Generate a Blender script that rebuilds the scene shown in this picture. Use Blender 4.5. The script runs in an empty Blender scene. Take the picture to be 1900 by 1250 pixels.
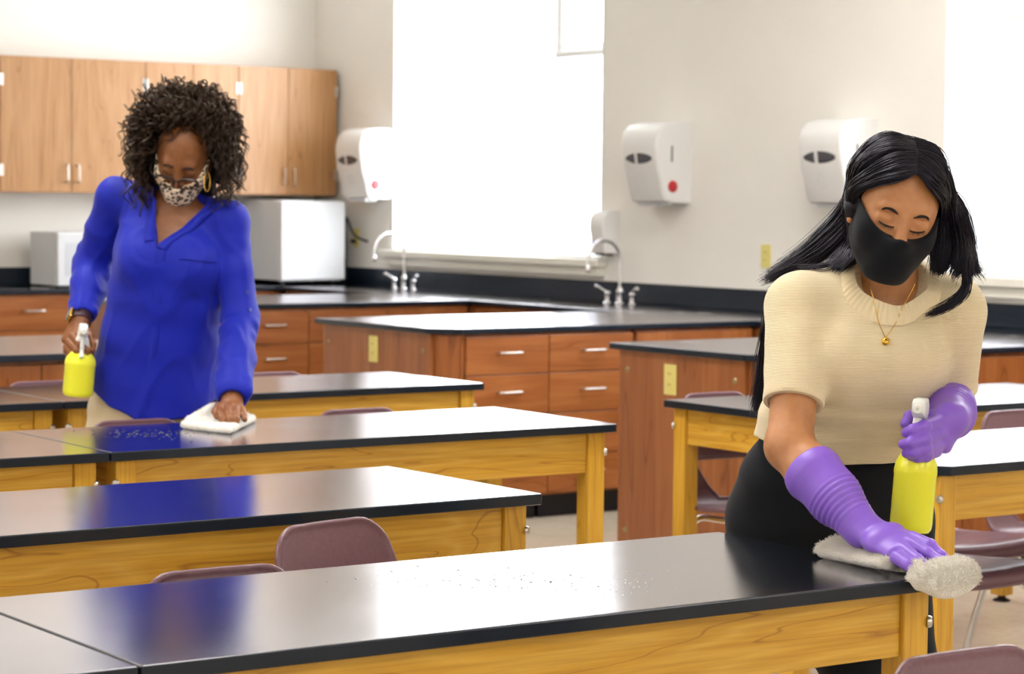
import bpy, bmesh, math, random
import numpy as np
from mathutils import Matrix, Vector
PI = math.pi
random.seed(7); rng = np.random.default_rng(7)
scene = bpy.context.scene
COL = scene.collection

# ------------------------------------------------------------------ camera
CAM = np.array([0.0, 0.0, 1.3892]); FPX = 4442.33
_yaw, _pitch, _roll = 0.61548, 0.057978, 0.010338
VF = np.array([math.sin(_yaw)*math.cos(_pitch), math.cos(_yaw)*math.cos(_pitch), -math.sin(_pitch)])
_r = np.array([math.cos(_yaw), -math.sin(_yaw), 0.0]); _u = np.cross(_r, VF)
VR = math.cos(_roll)*_r + math.sin(_roll)*_u
VU = -math.sin(_roll)*_r + math.cos(_roll)*_u
cd_ = bpy.data.cameras.new('camera'); cam = bpy.data.objects.new('camera', cd_); COL.objects.link(cam)
cd_.sensor_width = 36; cd_.lens = FPX/1900*36; cd_.clip_end = 100; cd_.clip_start = 0.05
cam.matrix_world = Matrix(((VR[0], VU[0], -VF[0], CAM[0]), (VR[1], VU[1], -VF[1], CAM[1]), (VR[2], VU[2], -VF[2], CAM[2]), (0, 0, 0, 1)))
cd_.dof.use_dof = True; cd_.dof.focus_distance = 4.35; cd_.dof.aperture_fstop = 8.0
scene.camera = cam
# ------------------------------------------------------------------ exposure, sky, added room lamps
scene.view_settings.view_transform = 'Standard'; scene.view_settings.look = 'None'
scene.view_settings.exposure = 0.62; scene.view_settings.gamma = 1; scene.view_settings.use_curve_mapping = False
w = bpy.data.worlds.new('world'); scene.world = w; w.use_nodes = True
w.node_tree.nodes['Background'].inputs[0].default_value = (0.93, 0.97, 1.0, 1)
w.node_tree.nodes['Background'].inputs[1].default_value = 9.0
LAMP_POWER = 98.0                       # each added ceiling troffer, spread in two rows; the lamps are built with their fixtures below

def at(px, py, D):                      # a point of the photograph at distance D along the view axis
    return CAM + D*(VF + VR*(px-950)/FPX - VU*(py-625)/FPX)
def ray(px, py): return VF + VR*(px-950)/FPX - VU*(py-625)/FPX
def on_y(px, py, y): d = ray(px, py); return CAM + d*(y/d[1])
def on_x(px, py, x): d = ray(px, py); return CAM + d*(x/d[0])
def on_z(px, py, z): d = ray(px, py); return CAM + d*((z-CAM[2])/d[2])

# ------------------------------------------------------------------ naming helpers
def tag(o, label=None, cat=None, group=None, kind=None):
    if label: o['label'] = label
    if cat: o['category'] = cat
    if group: o['group'] = group
    if kind: o['kind'] = kind
    return o
def thing(name, label, cat, loc=(0, 0, 0), rz=0.0, group=None):
    o = bpy.data.objects.new(name, None); COL.objects.link(o); o.empty_display_size = .1
    o.location = loc; o.rotation_euler = (0, 0, rz)
    return tag(o, label, cat, group)
def link_mesh(name, me, mat, parent=None, smooth=None):
    if mat is not None:
        me.materials.clear()
        for m in (mat if isinstance(mat, (list, tuple)) else [mat]): me.materials.append(m)
    o = bpy.data.objects.new(name, me); COL.objects.link(o)
    if parent is not None: o.parent = parent
    if smooth == 'auto':
        fl = [p.use_smooth for p in me.polygons]
        me.set_sharp_from_angle(angle=math.radians(38)); me.polygons.foreach_set('use_smooth', fl)
    elif smooth: me.polygons.foreach_set('use_smooth', [True]*len(me.polygons))
    return o
def obj(name, bm, mat, parent=None, smooth='auto'):
    me = bpy.data.meshes.new(name); bmesh.ops.recalc_face_normals(bm, faces=bm.faces)
    bm.to_mesh(me); bm.free(); return link_mesh(name, me, mat, parent, smooth)
def struct(name, bm, mat, parent=None, smooth=None):
    o = obj(name, bm, mat, parent, smooth)
    if parent is None: o['kind'] = 'structure'
    return o
def copy_tree(o, parent=None):
    c = o.copy(); COL.objects.link(c); c.parent = parent
    for ch in o.children: copy_tree(ch, c)
    return c

# ------------------------------------------------------------------ mesh helpers
def add_box(bm, x0, x1, y0, y1, z0, z1, bev=0.0, seg=2):
    b = bmesh.new()
    bmesh.ops.create_cube(b, size=1)
    for v in b.verts:
        v.co = Vector(((x0+x1)/2+v.co.x*(x1-x0), (y0+y1)/2+v.co.y*(y1-y0), (z0+z1)/2+v.co.z*(z1-z0)))
    if bev > 0: bmesh.ops.bevel(b, geom=b.edges[:], offset=bev, segments=seg, profile=.5, affect='EDGES')
    t = bpy.data.meshes.new('t'); b.to_mesh(t); b.free(); bm.from_mesh(t); bpy.data.meshes.remove(t)
    return bm
def box(*a, **k): return add_box(bmesh.new(), *a, **k)
def add_prism(bm, pts, z0, z1, bev=0.0, seg=2):
    b = bmesh.new()
    lo = [b.verts.new((p[0], p[1], z0)) for p in pts]; hi = [b.verts.new((p[0], p[1], z1)) for p in pts]
    n = len(pts); b.faces.new(lo[::-1]); b.faces.new(hi)
    for i in range(n): b.faces.new((lo[i], lo[(i+1) % n], hi[(i+1) % n], hi[i]))
    bmesh.ops.recalc_face_normals(b, faces=b.faces)
    if bev > 0: bmesh.ops.bevel(b, geom=b.edges[:], offset=bev, segments=seg, profile=.5, affect='EDGES')
    t = bpy.data.meshes.new('t'); b.to_mesh(t); b.free(); bm.from_mesh(t); bpy.data.meshes.remove(t)
    return bm
def spline(pts, n):
    P = np.array(pts, float); m = len(P); t = np.linspace(0, m-1, n); out = []
    for s in t:
        i = min(int(s), m-2); f = s-i
        p0 = P[max(i-1, 0)]; p1 = P[i]; p2 = P[i+1]; p3 = P[min(i+2, m-1)]
        out.append(.5*((2*p1)+(-p0+p2)*f+(2*p0-5*p1+4*p2-p3)*f*f+(-p0+3*p1-3*p2+p3)*f**3))
    return np.array(out)
def add_tube(bm, pts, r, seg=10, caps=True):
    P = np.array(pts, float); n = len(P); R = np.broadcast_to(np.array(r, float), (n,))
    T = np.gradient(P, axis=0); T /= np.linalg.norm(T, axis=1)[:, None]+1e-12
    up = np.array([0, 0, 1.]) if abs(T[0][2]) < .9 else np.array([1., 0, 0])
    N = np.cross(T[0], up); N /= np.linalg.norm(N); rings = []
    for i in range(n):
        N = N - T[i]*(N@T[i]); N /= np.linalg.norm(N); B = np.cross(T[i], N)
        rings.append([bm.verts.new(P[i]+R[i]*(math.cos(a)*N+math.sin(a)*B)) for a in np.linspace(0, 2*PI, seg, endpoint=False)])
    for i in range(n-1):
        for j in range(seg):
            bm.faces.new((rings[i][j], rings[i][(j+1) % seg], rings[i+1][(j+1) % seg], rings[i+1][j])).smooth = True
    if caps: bm.faces.new(rings[0][::-1]); bm.faces.new(rings[-1])
    return bm
def tube(pts, r, seg=10): return add_tube(bmesh.new(), pts, r, seg)
def add_lathe(bm, prof, seg=24, M=None):
    rings = []
    for (r, z) in prof:
        rings.append([bm.verts.new(Vector((max(r, 1e-5)*math.cos(a), max(r, 1e-5)*math.sin(a), z)) if M is None else M @ Vector((max(r, 1e-5)*math.cos(a), max(r, 1e-5)*math.sin(a), z))) for a in np.linspace(0, 2*PI, seg, endpoint=False)])
    for i in range(len(rings)-1):
        for j in range(seg): bm.faces.new((rings[i][j], rings[i][(j+1) % seg], rings[i+1][(j+1) % seg], rings[i+1][j])).smooth = True
    bm.faces.new(rings[0][::-1]); bm.faces.new(rings[-1])
    return bm
def lathe(prof, seg=24, M=None): return add_lathe(bmesh.new(), prof, seg, M)
def frame_to(origin, zdir, xdir=(1, 0, 0)):
    z = Vector(zdir).normalized(); x = Vector(xdir)
    if abs(z.dot(x)) > .95: x = Vector((0, 1, 0))
    x = (x-z*x.dot(z)).normalized(); y = z.cross(x)
    return Matrix(((x[0], y[0], z[0], origin[0]), (x[1], y[1], z[1], origin[1]), (x[2], y[2], z[2], origin[2]), (0, 0, 0, 1)))

# ------------------------------------------------------------------ signed distance modelling (smooth unions meshed by surface nets)
V3 = lambda *a: np.array(a, np.float32)
def rc(a, b, ra, rb, k=.01, op='u'):
    a = np.array(a, np.float32); b = np.array(b, np.float32); ba = b-a; L = max(float(ba@ba), 1e-12)
    def f(P):
        d = P-a; h = np.clip(d@ba/L, 0, 1)
        return np.linalg.norm(d-h[:, None]*ba, axis=1)-(ra+(rb-ra)*h)
    m = max(ra, rb); return (f, np.minimum(a, b)-m, np.maximum(a, b)+m, k, op)
def chain(pts, rs, k=.01, op='u'):
    return [rc(pts[i], pts[i+1], rs[i], rs[i+1], k, op) for i in range(len(pts)-1)]
def el(c, r, R=None, k=.01, op='u'):
    c = np.array(c, np.float32); r = np.array(r, np.float32)
    def f(P):
        q = P-c
        if R is not None: q = q@np.asarray(R, np.float32)
        k0 = np.linalg.norm(q/r, axis=1); k1 = np.linalg.norm(q/(r*r), axis=1)+1e-9
        return k0*(k0-1)/k1
    m = float(r.max()) if R is not None else r
    return (f, c-m, c+m, k, op)
def ec(a, b, wa, da, wb, db, side, k=.01, op='u'):
    """tapered limb of elliptical section: half width w along side, half depth d across it"""
    a = np.array(a, np.float32); b = np.array(b, np.float32); ax = b-a; L = float(np.linalg.norm(ax)); ax = ax/L
    s = np.array(side, np.float32); s = s-ax*(s@ax); s /= np.linalg.norm(s); t = np.cross(ax, s)
    def f(P):
        q = P-a; z = q@ax; h = np.clip(z/L, 0, 1); w_ = wa+(wb-wa)*h; d_ = da+(db-da)*h
        e = np.minimum(w_, d_); o = z-h*L
        x = q@s; y = q@t
        k0 = np.sqrt((x/w_)**2+(y/d_)**2+(o/e)**2); k1 = np.sqrt((x/w_**2)**2+(y/d_**2)**2+(o/e**2)**2)+1e-9
        return k0*(k0-1)/k1
    m = max(wa, da, wb, db); return (f, np.minimum(a, b)-m, np.maximum(a, b)+m, k, op)
def loft(st, side, k=.02):
    """st: list of (centre, half width, half depth)"""
    return [ec(st[i][0], st[i+1][0], st[i][1], st[i][2], st[i+1][1], st[i+1][2], side, k) for i in range(len(st)-1)]
def fn(f, lo, hi, k=.005, op='u'): return (f, np.array(lo, np.float32), np.array(hi, np.float32), k, op)
BIG = np.array([50., 50, 50], np.float32)
def inf(f, k=.004, op='i'): return (f, -BIG, BIG, k, op)
def local(prims, O, R):
    """prims given in a local frame (columns of R are its axes) moved to origin O"""
    O = np.array(O, np.float32); R = np.array(R, np.float32); out = []
    for f, lo, hi, k, op in prims:
        if lo[0] < -40: lo2, hi2 = lo, hi
        else:
            cs = np.array([[x, y, z] for x in (lo[0], hi[0]) for y in (lo[1], hi[1]) for z in (lo[2], hi[2])], np.float32)@R.T+O
            lo2, hi2 = cs.min(0), cs.max(0)
        out.append(((lambda P, f=f: f((P-O)@R)), lo2, hi2, k, op))
    return out
def plane_cut(e, ax, R, k=.003):
    e = np.array(e, np.float32); ax = np.array(ax, np.float32)
    def f(P):
        q = P-e; z = q@ax; return np.maximum(np.maximum(-z, np.linalg.norm(q-z[:, None]*ax, axis=1)-R), z-.2)
    return (f, e-R-.2, e+R+.2, k, 's')
def grow(prims, g, kmin=0.0): return [((lambda P, f=f: f(P)-g), lo-g, hi+g, max(k, kmin), op) for f, lo, hi, k, op in prims]
def comb(D, d, k, op):
    if op == 'u':
        h = np.clip(.5+.5*(d-D)/k, 0, 1); return d+(D-d)*h-k*h*(1-h)
    if op == 's': d = -d
    h = np.clip(.5-.5*(d-D)/k, 0, 1); return d+(D-d)*h+k*h*(1-h)
def evaluate(prims, P):
    D = np.full(len(P), 1.0, np.float32)
    for f, lo, hi, k, op in prims:
        if lo[0] < -40: D = comb(D, f(P), k, op); continue
        m = np.all((P > lo-k-.03) & (P < hi+k+.03), axis=1)
        if m.any(): D[m] = comb(D[m], f(P[m]), k, op)
    return D
def sdf_mesh(name, prims, res, disp=None, pad=.02, n=10):
    us = [p for p in prims if p[4] == 'u' and p[1][0] > -40]
    lo = np.min([p[1] for p in us], axis=0)-pad; hi = np.max([p[2] for p in us], axis=0)+pad
    nb = np.ceil((hi-lo)/(res*n)).astype(int)
    bi = np.stack(np.meshgrid(*[np.arange(k) for k in nb], indexing='ij'), -1).reshape(-1, 3)
    half = res*n*.5; cen = lo+(bi+.5)*res*n
    D = np.full(len(bi), 1.0, np.float32)          # block centres: keep those near the surface
    for f, l, h, k, op in prims:
        if l[0] < -40: D = comb(D, f(cen.astype(np.float32)), k, op); continue
        m = np.all((cen > l-k-half*3) & (cen < h+k+half*3), axis=1)
        if m.any(): D[m] = comb(D[m], f(cen[m].astype(np.float32)), k, op)
    bi = bi[np.abs(D) < half*3.1+.016]
    m = n+1; g = np.stack(np.meshgrid(np.arange(m), np.arange(m), np.arange(m), indexing='ij'), -1).reshape(-1, 3)
    B = len(bi); S = np.full((B, m**3), 1.0, np.float32); b0 = lo+bi*res*n; b1 = b0+res*n
    gl = (g*res).astype(np.float32)
    for f, l, h, k, op in prims:
        sel = np.arange(B) if l[0] < -40 else np.nonzero(np.all((b1 > l-k*1.5-.03) & (b0 < h+k*1.5+.03), axis=1))[0]
        for c in range(0, len(sel), 400):
            s = sel[c:c+400]; P = (b0[s].astype(np.float32)[:, None, :]+gl[None]).reshape(-1, 3)
            S[s] = comb(S[s].reshape(-1), f(P), k, op).reshape(len(s), -1)
    if disp is not None:
        for c in range(0, B, 400):
            P = (b0[c:c+400].astype(np.float32)[:, None, :]+gl[None]).reshape(-1, 3)
            S[c:c+400] += disp(P).reshape(-1, m**3)
    S = S.reshape(B, m, m, m)
    # one vertex per mixed cell
    corners = [(i, j, k) for i in (0, 1) for j in (0, 1) for k in (0, 1)]
    C = np.stack([S[:, i:i+n, j:j+n, k:k+n] for i, j, k in corners], -1)
    neg = (C < 0); mix = neg.any(-1) & ~neg.all(-1)
    ib, ix, iy, iz = np.nonzero(mix); Cc = C[ib, ix, iy, iz]
    acc = np.zeros((len(ib), 3)); cnt = np.zeros(len(ib))
    for a in range(8):
        for b in range(a+1, 8):
            ca, cb = np.array(corners[a]), np.array(corners[b])
            if np.abs(ca-cb).sum() != 1: continue
            va, vb = Cc[:, a], Cc[:, b]; s = (va < 0) != (vb < 0)
            t = np.where(s, va/np.where(s, va-vb, 1), 0)[:, None]
            acc += np.where(s[:, None], ca+(cb-ca)*t, 0); cnt += s
    cell = bi[ib]*n+np.stack([ix, iy, iz], -1)
    V = lo+(cell+acc/np.maximum(cnt, 1)[:, None])*res
    NX, NY = int(nb[0]*n+2), int(nb[1]*n+2)
    key = lambda c: (c[:, 0]+1)+NX*((c[:, 1]+1)+NY*(c[:, 2]+1).astype(np.int64))
    K = key(cell); order = np.argsort(K); Ks = K[order]; F = []
    E = np.eye(3, dtype=int)
    for ax in range(3):
        s0 = S[:, :n, :n, :n] < 0
        s1 = [S[:, 1:, :n, :n], S[:, :n, 1:, :n], S[:, :n, :n, 1:]][ax] < 0
        eb, ex, ey, ez = np.nonzero(s0 != s1)
        c = bi[eb]*n+np.stack([ex, ey, ez], -1); flip = s0[eb, ex, ey, ez]
        u_, v_ = E[(ax+1) % 3], E[(ax+2) % 3]
        q = []
        ok = np.ones(len(c), bool)
        for d in (-u_-v_, -v_, 0*u_, -u_):
            kk = key(c+d); p = np.minimum(np.searchsorted(Ks, kk), len(Ks)-1); ok &= Ks[p] == kk; q.append(order[p])
        q = np.stack(q, -1); q[~flip] = q[~flip][:, ::-1]; F.append(q[ok])
    F = np.concatenate(F)
    return mesh_arrays(name, V, F)
def mesh_arrays(name, V, F, smooth=True):
    me = bpy.data.meshes.new(name); nf, k = F.shape
    me.vertices.add(len(V)); me.vertices.foreach_set('co', np.asarray(V, np.float32).ravel())
    me.loops.add(nf*k); me.loops.foreach_set('vertex_index', np.asarray(F, np.int32).ravel())
    me.polygons.add(nf); me.polygons.foreach_set('loop_start', np.arange(0, nf*k, k, dtype=np.int32))
    me.polygons.foreach_set('use_smooth', np.full(nf, smooth)); me.update(calc_edges=True); me.validate()
    return me
def strand_mesh(name, P, R):
    """P (S,K,3) strand paths, R (S,K) radii: three sided strands in one mesh"""
    S, K, _ = P.shape; T = np.gradient(P, axis=1); T /= np.linalg.norm(T, axis=2)[..., None]+1e-12
    a = np.array([.31, .52, .79]); N = np.cross(T, a); N /= np.linalg.norm(N, axis=2)[..., None]+1e-9; Bn = np.cross(T, N)
    ang = np.array([0, 2*PI/3, 4*PI/3])
    V = P[:, :, None, :]+R[:, :, None, None]*(np.cos(ang)[None, None, :, None]*N[:, :, None, :]+np.sin(ang)[None, None, :, None]*Bn[:, :, None, :])
    base = (np.arange(S)[:, None, None]*K+np.arange(K-1)[None, :, None])*3; j = np.arange(3)[None, None, :]; j2 = (j+1) % 3
    F = np.stack([base+j, base+j2, base+3+j2, base+3+j], -1).reshape(-1, 4)
    return mesh_arrays(name, V.reshape(-1, 3), F)
def vnoise(P, f, seed=0):
    """cheap smooth noise from sines"""
    r = np.random.default_rng(seed); o = np.zeros(len(P), np.float32)
    for i in range(5):
        d = r.normal(size=3); d /= np.linalg.norm(d); o += np.sin((P@d.astype(np.float32))*f*(.6+.9*r.random())+r.random()*6.28)
    return o/3

# ------------------------------------------------------------------ materials
def lin(c):
    out = []
    for v in c:
        v /= 255; out.append(v/12.92 if v <= .04045 else ((v+.055)/1.055)**2.4)
    return tuple(out)+(1,)
class NT:
    def __init__(s, name):
        s.m = bpy.data.materials.new(name); s.m.use_nodes = True; s.t = s.m.node_tree; s.b = s.t.nodes['Principled BSDF']
    def n(s, typ, **k):
        d = s.t.nodes.new(typ)
        for a, v in k.items():
            if a.startswith('i_'): d.inputs[a[2:].replace('_', ' ')].default_value = v
            else: setattr(d, a, v)
        return d
    def l(s, a, b): s.t.links.new(a, b)
    def ramp(s, src, stops):
        r = s.n('ShaderNodeValToRGB'); e = r.color_ramp.elements
        while len(e) > len(stops): e.remove(e[-1])
        while len(e) < len(stops): e.new(.5)
        for q, (p, c) in zip(e, stops): q.position = p; q.color = c
        s.l(src, r.inputs[0]); return r
    def coord(s, scale=(1, 1, 1), rnd=True):
        c = s.n('ShaderNodeTexCoord'); m = s.n('ShaderNodeMapping'); m.inputs['Scale'].default_value = scale
        s.l(c.outputs['Object'], m.inputs[0])
        if rnd:
            o = s.n('ShaderNodeObjectInfo'); v = s.n('ShaderNodeVectorMath', operation='SCALE'); v.inputs[0].default_value = (7.1, 3.3, 5.7)
            s.l(o.outputs['Random'], v.inputs['Scale']); s.l(v.outputs[0], m.inputs['Location'])
        return m.outputs[0]
    def bump(s, src, strength=.2, dist=.002):
        b = s.n('ShaderNodeBump'); b.inputs['Strength'].default_value = strength; b.inputs['Distance'].default_value = dist
        s.l(src, b.inputs['Height']); s.l(b.outputs[0], s.b.inputs['Normal']); return b
def plain(name, c, rough=.5, metal=0, spec=.5, sheen=0, coat=0, noise=0, nscale=40, trans=0, sss=0, ior=1.5, bump=0):
    N = NT(name); b = N.b; b.inputs['Base Color'].default_value = lin(c); b.inputs['Roughness'].default_value = rough
    b.inputs['Metallic'].default_value = metal; b.inputs['Specular IOR Level'].default_value = spec; b.inputs['IOR'].default_value = ior
    b.inputs['Sheen Weight'].default_value = sheen; b.inputs['Coat Weight'].default_value = coat; b.inputs['Transmission Weight'].default_value = trans
    if sss: b.inputs['Subsurface Weight'].default_value = sss; b.inputs['Subsurface Scale'].default_value = .01
    x = N.n('ShaderNodeTexNoise', i_Scale=nscale, i_Detail=4.0); N.l(N.coord(), x.inputs['Vector'])
    if noise:
        l = lin(c); r = N.ramp(x.outputs[0], [(.3, tuple(v*(1-noise) for v in l[:3])+(1,)), (.7, tuple(min(1, v*(1+noise)) for v in l[:3])+(1,))]); N.l(r.outputs[0], b.inputs['Base Color'])
    if bump: N.bump(x.outputs[0], bump, .002)
    return N.m
def wood(name, axis, light, mid, dark, scale=1.0, rough=.35, cathedral=1.0, spec=.5):
    """grain runs along the given axis of the piece"""
    N = NT(name); sc = [9*scale]*3; sc['xyz'.index(axis)] = .9*scale
    co = N.coord(tuple(sc)); n1 = N.n('ShaderNodeTexNoise', i_Scale=1.0, i_Detail=2.0, i_Distortion=.6*cathedral); N.l(co, n1.inputs['Vector'])
    mul = N.n('ShaderNodeMath', operation='MULTIPLY'); mul.inputs[1].default_value = 9.0*cathedral+4; N.l(n1.outputs[0], mul.inputs[0])
    fr = N.n('ShaderNodeMath', operation='PINGPONG'); fr.inputs[1].default_value = 1.0; N.l(mul.outputs[0], fr.inputs[0])
    sc2 = [160*scale]*3; sc2['xyz'.index(axis)] = 5*scale
    c2 = N.coord(tuple(sc2)); n2 = N.n('ShaderNodeTexNoise', i_Scale=1.0, i_Detail=3.0); N.l(c2, n2.inputs['Vector'])
    r1 = N.ramp(fr.outputs[0], [(0, lin(light)), (.55, lin(mid)), (.93, lin(mid)), (1, lin(dark))])
    r2 = N.ramp(n2.outputs[0], [(.35, (.72, .66, .6, 1)), (.6, (1, 1, 1, 1))])
    mx = N.n('ShaderNodeMixRGB', blend_type='MULTIPLY'); mx.inputs[0].default_value = .55
    N.l(r1.outputs[0], mx.inputs[1]); N.l(r2.outputs[0], mx.inputs[2]); N.l(mx.outputs[0], N.b.inputs['Base Color'])
    N.b.inputs['Roughness'].default_value = rough; N.b.inputs['Specular IOR Level'].default_value = spec
    N.bump(n2.outputs[0], .06, .001); return N.m
M = {}
M['wall'] = plain('wall_paint', (238, 234, 227), .75, noise=.015, nscale=3, bump=.02)
M['ceil'] = plain('ceiling_tile', (232, 231, 226), .9, noise=.03, nscale=60, bump=.15)
M['frame'] = plain('white_window_frame', (236, 236, 234), .45)
M['sill'] = plain('sill_stone', (228, 224, 212), .35)
M['white'] = plain('white_plastic', (228, 226, 224), .38)
M['whitemetal'] = plain('white_enamel', (216, 217, 220), .6, spec=.3)
M['greyplastic'] = plain('smoked_plastic', (70, 70, 78), .2)
M['chrome'] = plain('chrome', (225, 225, 228), .16, metal=1)
M['steel'] = plain('brushed_steel', (200, 195, 188), .32, metal=1)
M['brass'] = plain('aged_brass', (176, 160, 120), .3, metal=1)
M['gold'] = plain('gold', (205, 160, 70), .25, metal=1)
M['almond'] = plain('almond_plastic', (226, 212, 128), .4)
M['blackrubber'] = plain('black_rubber', (14, 16, 22), .6)
M['red'] = plain('red_plastic', (190, 40, 48), .4)
M['purpleplastic'] = plain('purple_plastic', (120, 90, 190), .4)
M['oak_x'] = wood('oak_along_x', 'x', (218, 172, 70), (208, 158, 52), (170, 118, 34), 1.0, .34)
M['oak_y'] = wood('oak_along_y', 'y', (218, 172, 70), (208, 158, 52), (170, 118, 34), 1.0, .34)
M['oak_z'] = wood('oak_along_z', 'z', (218, 170, 62), (210, 160, 50), (182, 130, 38), 1.3, .34, .6)
M['cab_z'] = wood('cabinet_wood_upright', 'z', (166, 104, 57), (153, 91, 47), (124, 70, 33), .8, .3, .35)
M['cab_x'] = wood('cabinet_wood_flat', 'x', (166, 104, 57), (153, 91, 47), (124, 70, 33), .8, .3, .35)
M['cab_glare'] = wood('cabinet_wood_window_glare', 'z', (188, 142, 96), (180, 132, 84), (158, 110, 64), .7, .40, 1.0)  # same wood as the base cabinets; window glare put into its paler colour
def epoxy(name, ra=.17, rb=.21):
    N = NT(name); t = N.t; o = t.nodes['Material Output']; b = N.b
    b.inputs['Base Color'].default_value = lin((9, 24, 38)); b.inputs['Roughness'].default_value = .5; b.inputs['Specular IOR Level'].default_value = .2
    g = N.n('ShaderNodeBsdfGlossy', distribution='BECKMANN'); g.inputs['Color'].default_value = (.86, .84, .88, 1)
    x = N.n('ShaderNodeTexNoise', i_Scale=3.0, i_Detail=3.0); N.l(N.coord(), x.inputs['Vector'])
    r = N.ramp(x.outputs[0], [(.3, (ra,)*3+(1,)), (.75, (rb,)*3+(1,))]); N.l(r.outputs[0], g.inputs['Roughness'])
    lw = N.n('ShaderNodeLayerWeight'); lw.inputs[0].default_value = .5
    q = N.ramp(lw.outputs['Facing'], [(0, (.015,)*3+(1,)), (.45, (.03,)*3+(1,)), (.68, (.3,)*3+(1,)), (.82, (.8,)*3+(1,)), (1, (.97,)*3+(1,))])
    mx = N.n('ShaderNodeMixShader'); N.l(q.outputs[0], mx.inputs[0]); N.l(b.outputs[0], mx.inputs[1]); N.l(g.outputs[0], mx.inputs[2]); N.l(mx.outputs[0], o.inputs[0])
    return N.m
M['epoxy'] = epoxy('black_epoxy_resin'); M['worktop'] = epoxy('black_worktop_resin', .24, .28)
M['toe'] = plain('black_toe_kick', (14, 17, 26), .4)
def floor_mat():
    N = NT('vinyl_floor_tile'); co = N.coord((1, 1, 1), False)
    br = N.n('ShaderNodeTexBrick', i_Scale=3.28, i_Mortar_Size=.004, i_Bias=0.0); br.offset = 0; br.inputs['Brick Width'].default_value = 1; br.inputs['Row Height'].default_value = 1
    br.inputs['Color1'].default_value = lin((206, 194, 176)); br.inputs['Color2'].default_value = lin((198, 186, 168)); br.inputs['Mortar'].default_value = lin((168, 156, 140))
    N.l(co, br.inputs['Vector']); x = N.n('ShaderNodeTexNoise', i_Scale=30.0, i_Detail=6.0); N.l(co, x.inputs['Vector'])
    r = N.ramp(x.outputs[0], [(.35, (.86, .85, .83, 1)), (.65, (1, 1, 1, 1))]); mx = N.n('ShaderNodeMixRGB', blend_type='MULTIPLY'); mx.inputs[0].default_value = .6
    N.l(br.outputs['Color'], mx.inputs[1]); N.l(r.outputs[0], mx.inputs[2]); N.l(mx.outputs[0], N.b.inputs['Base Color']); N.b.inputs['Roughness'].default_value = .22
    return N.m
M['floor'] = floor_mat()
def glass_mat():
    N = NT('window_glass'); t = N.t; t.nodes.remove(N.b); o = t.nodes['Material Output']
    a = N.n('ShaderNodeBsdfTransparent'); g = N.n('ShaderNodeBsdfGlossy'); g.inputs['Roughness'].default_value = .03
    mx = N.n('ShaderNodeMixShader'); mx.inputs[0].default_value = .06; N.l(a.outputs[0], mx.inputs[1]); N.l(g.outputs[0], mx.inputs[2]); N.l(mx.outputs[0], o.inputs[0]); return N.m
M['glass'] = glass_mat()
def blind_mat():
    N = NT('blind_slat_vinyl'); t = N.t; o = t.nodes['Material Output']; N.b.inputs['Base Color'].default_value = lin((238, 240, 244)); N.b.inputs['Roughness'].default_value = .4
    tr = N.n('ShaderNodeBsdfTranslucent'); tr.inputs[0].default_value = lin((236, 238, 244)); mx = N.n('ShaderNodeMixShader'); mx.inputs[0].default_value = .45
    N.l(N.b.outputs[0], mx.inputs[1]); N.l(tr.outputs[0], mx.inputs[2]); N.l(mx.outputs[0], o.inputs[0]); return N.m
M['blind'] = blind_mat()
def emit_mat(name, c, s):
    N = NT(name); N.b.inputs['Emission Color'].default_value = c; N.b.inputs['Emission Strength'].default_value = s; N.b.inputs['Base Color'].default_value = (.8, .8, .8, 1); return N.m
M['chair'] = plain('maroon_shell_plastic', (110, 78, 88), .33, noise=.08, nscale=120, bump=.08)
M['yellow'] = plain('yellow_cleaner_in_bottle', (230, 230, 52), .28, sss=.3)
M['bottlecap'] = plain('white_trigger_plastic', (226, 228, 226), .35, sss=.2)
# ================================================================== THE ROOM
XW, YB, ZC, ZS = 7.889, 13.386, 0.838, 0.946
XL, YF, ZCEIL = -2.6, -2.6, 3.4
W1Y, W2Y, WZ = (10.32, 12.44), (5.55, 7.78), (1.065, 3.1)
struct('floor', box(XL-.1, XW+.3, YF-.1, YB+.1, -.1, 0), M['floor'])
struct('ceiling', box(XL-.1, XW+.3, YF-.1, YB+.1, ZCEIL, ZCEIL+.1), M['ceil'])
struct('wall_back', box(XL-.1, XW+.3, YB, YB+.1, 0, ZCEIL), M['wall'])
struct('wall_left', box(XL-.1, XL, YF, YB, 0, ZCEIL), M['wall'])
struct('wall_front', box(XL-.1, XW+.3, YF-.1, YF, 0, ZCEIL), M['wall'])
bm = bmesh.new(); T = .26
for y0, y1 in ((YF, W2Y[0]), (W2Y[1], W1Y[0]), (W1Y[1], YB)): add_box(bm, XW, XW+T, y0, y1, 0, ZCEIL)
for y0, y1 in (W2Y, W1Y): add_box(bm, XW, XW+T, y0, y1, 0, WZ[0]); add_box(bm, XW, XW+T, y0, y1, WZ[1], ZCEIL)
struct('wall_right', bm, M['wall'])
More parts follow.
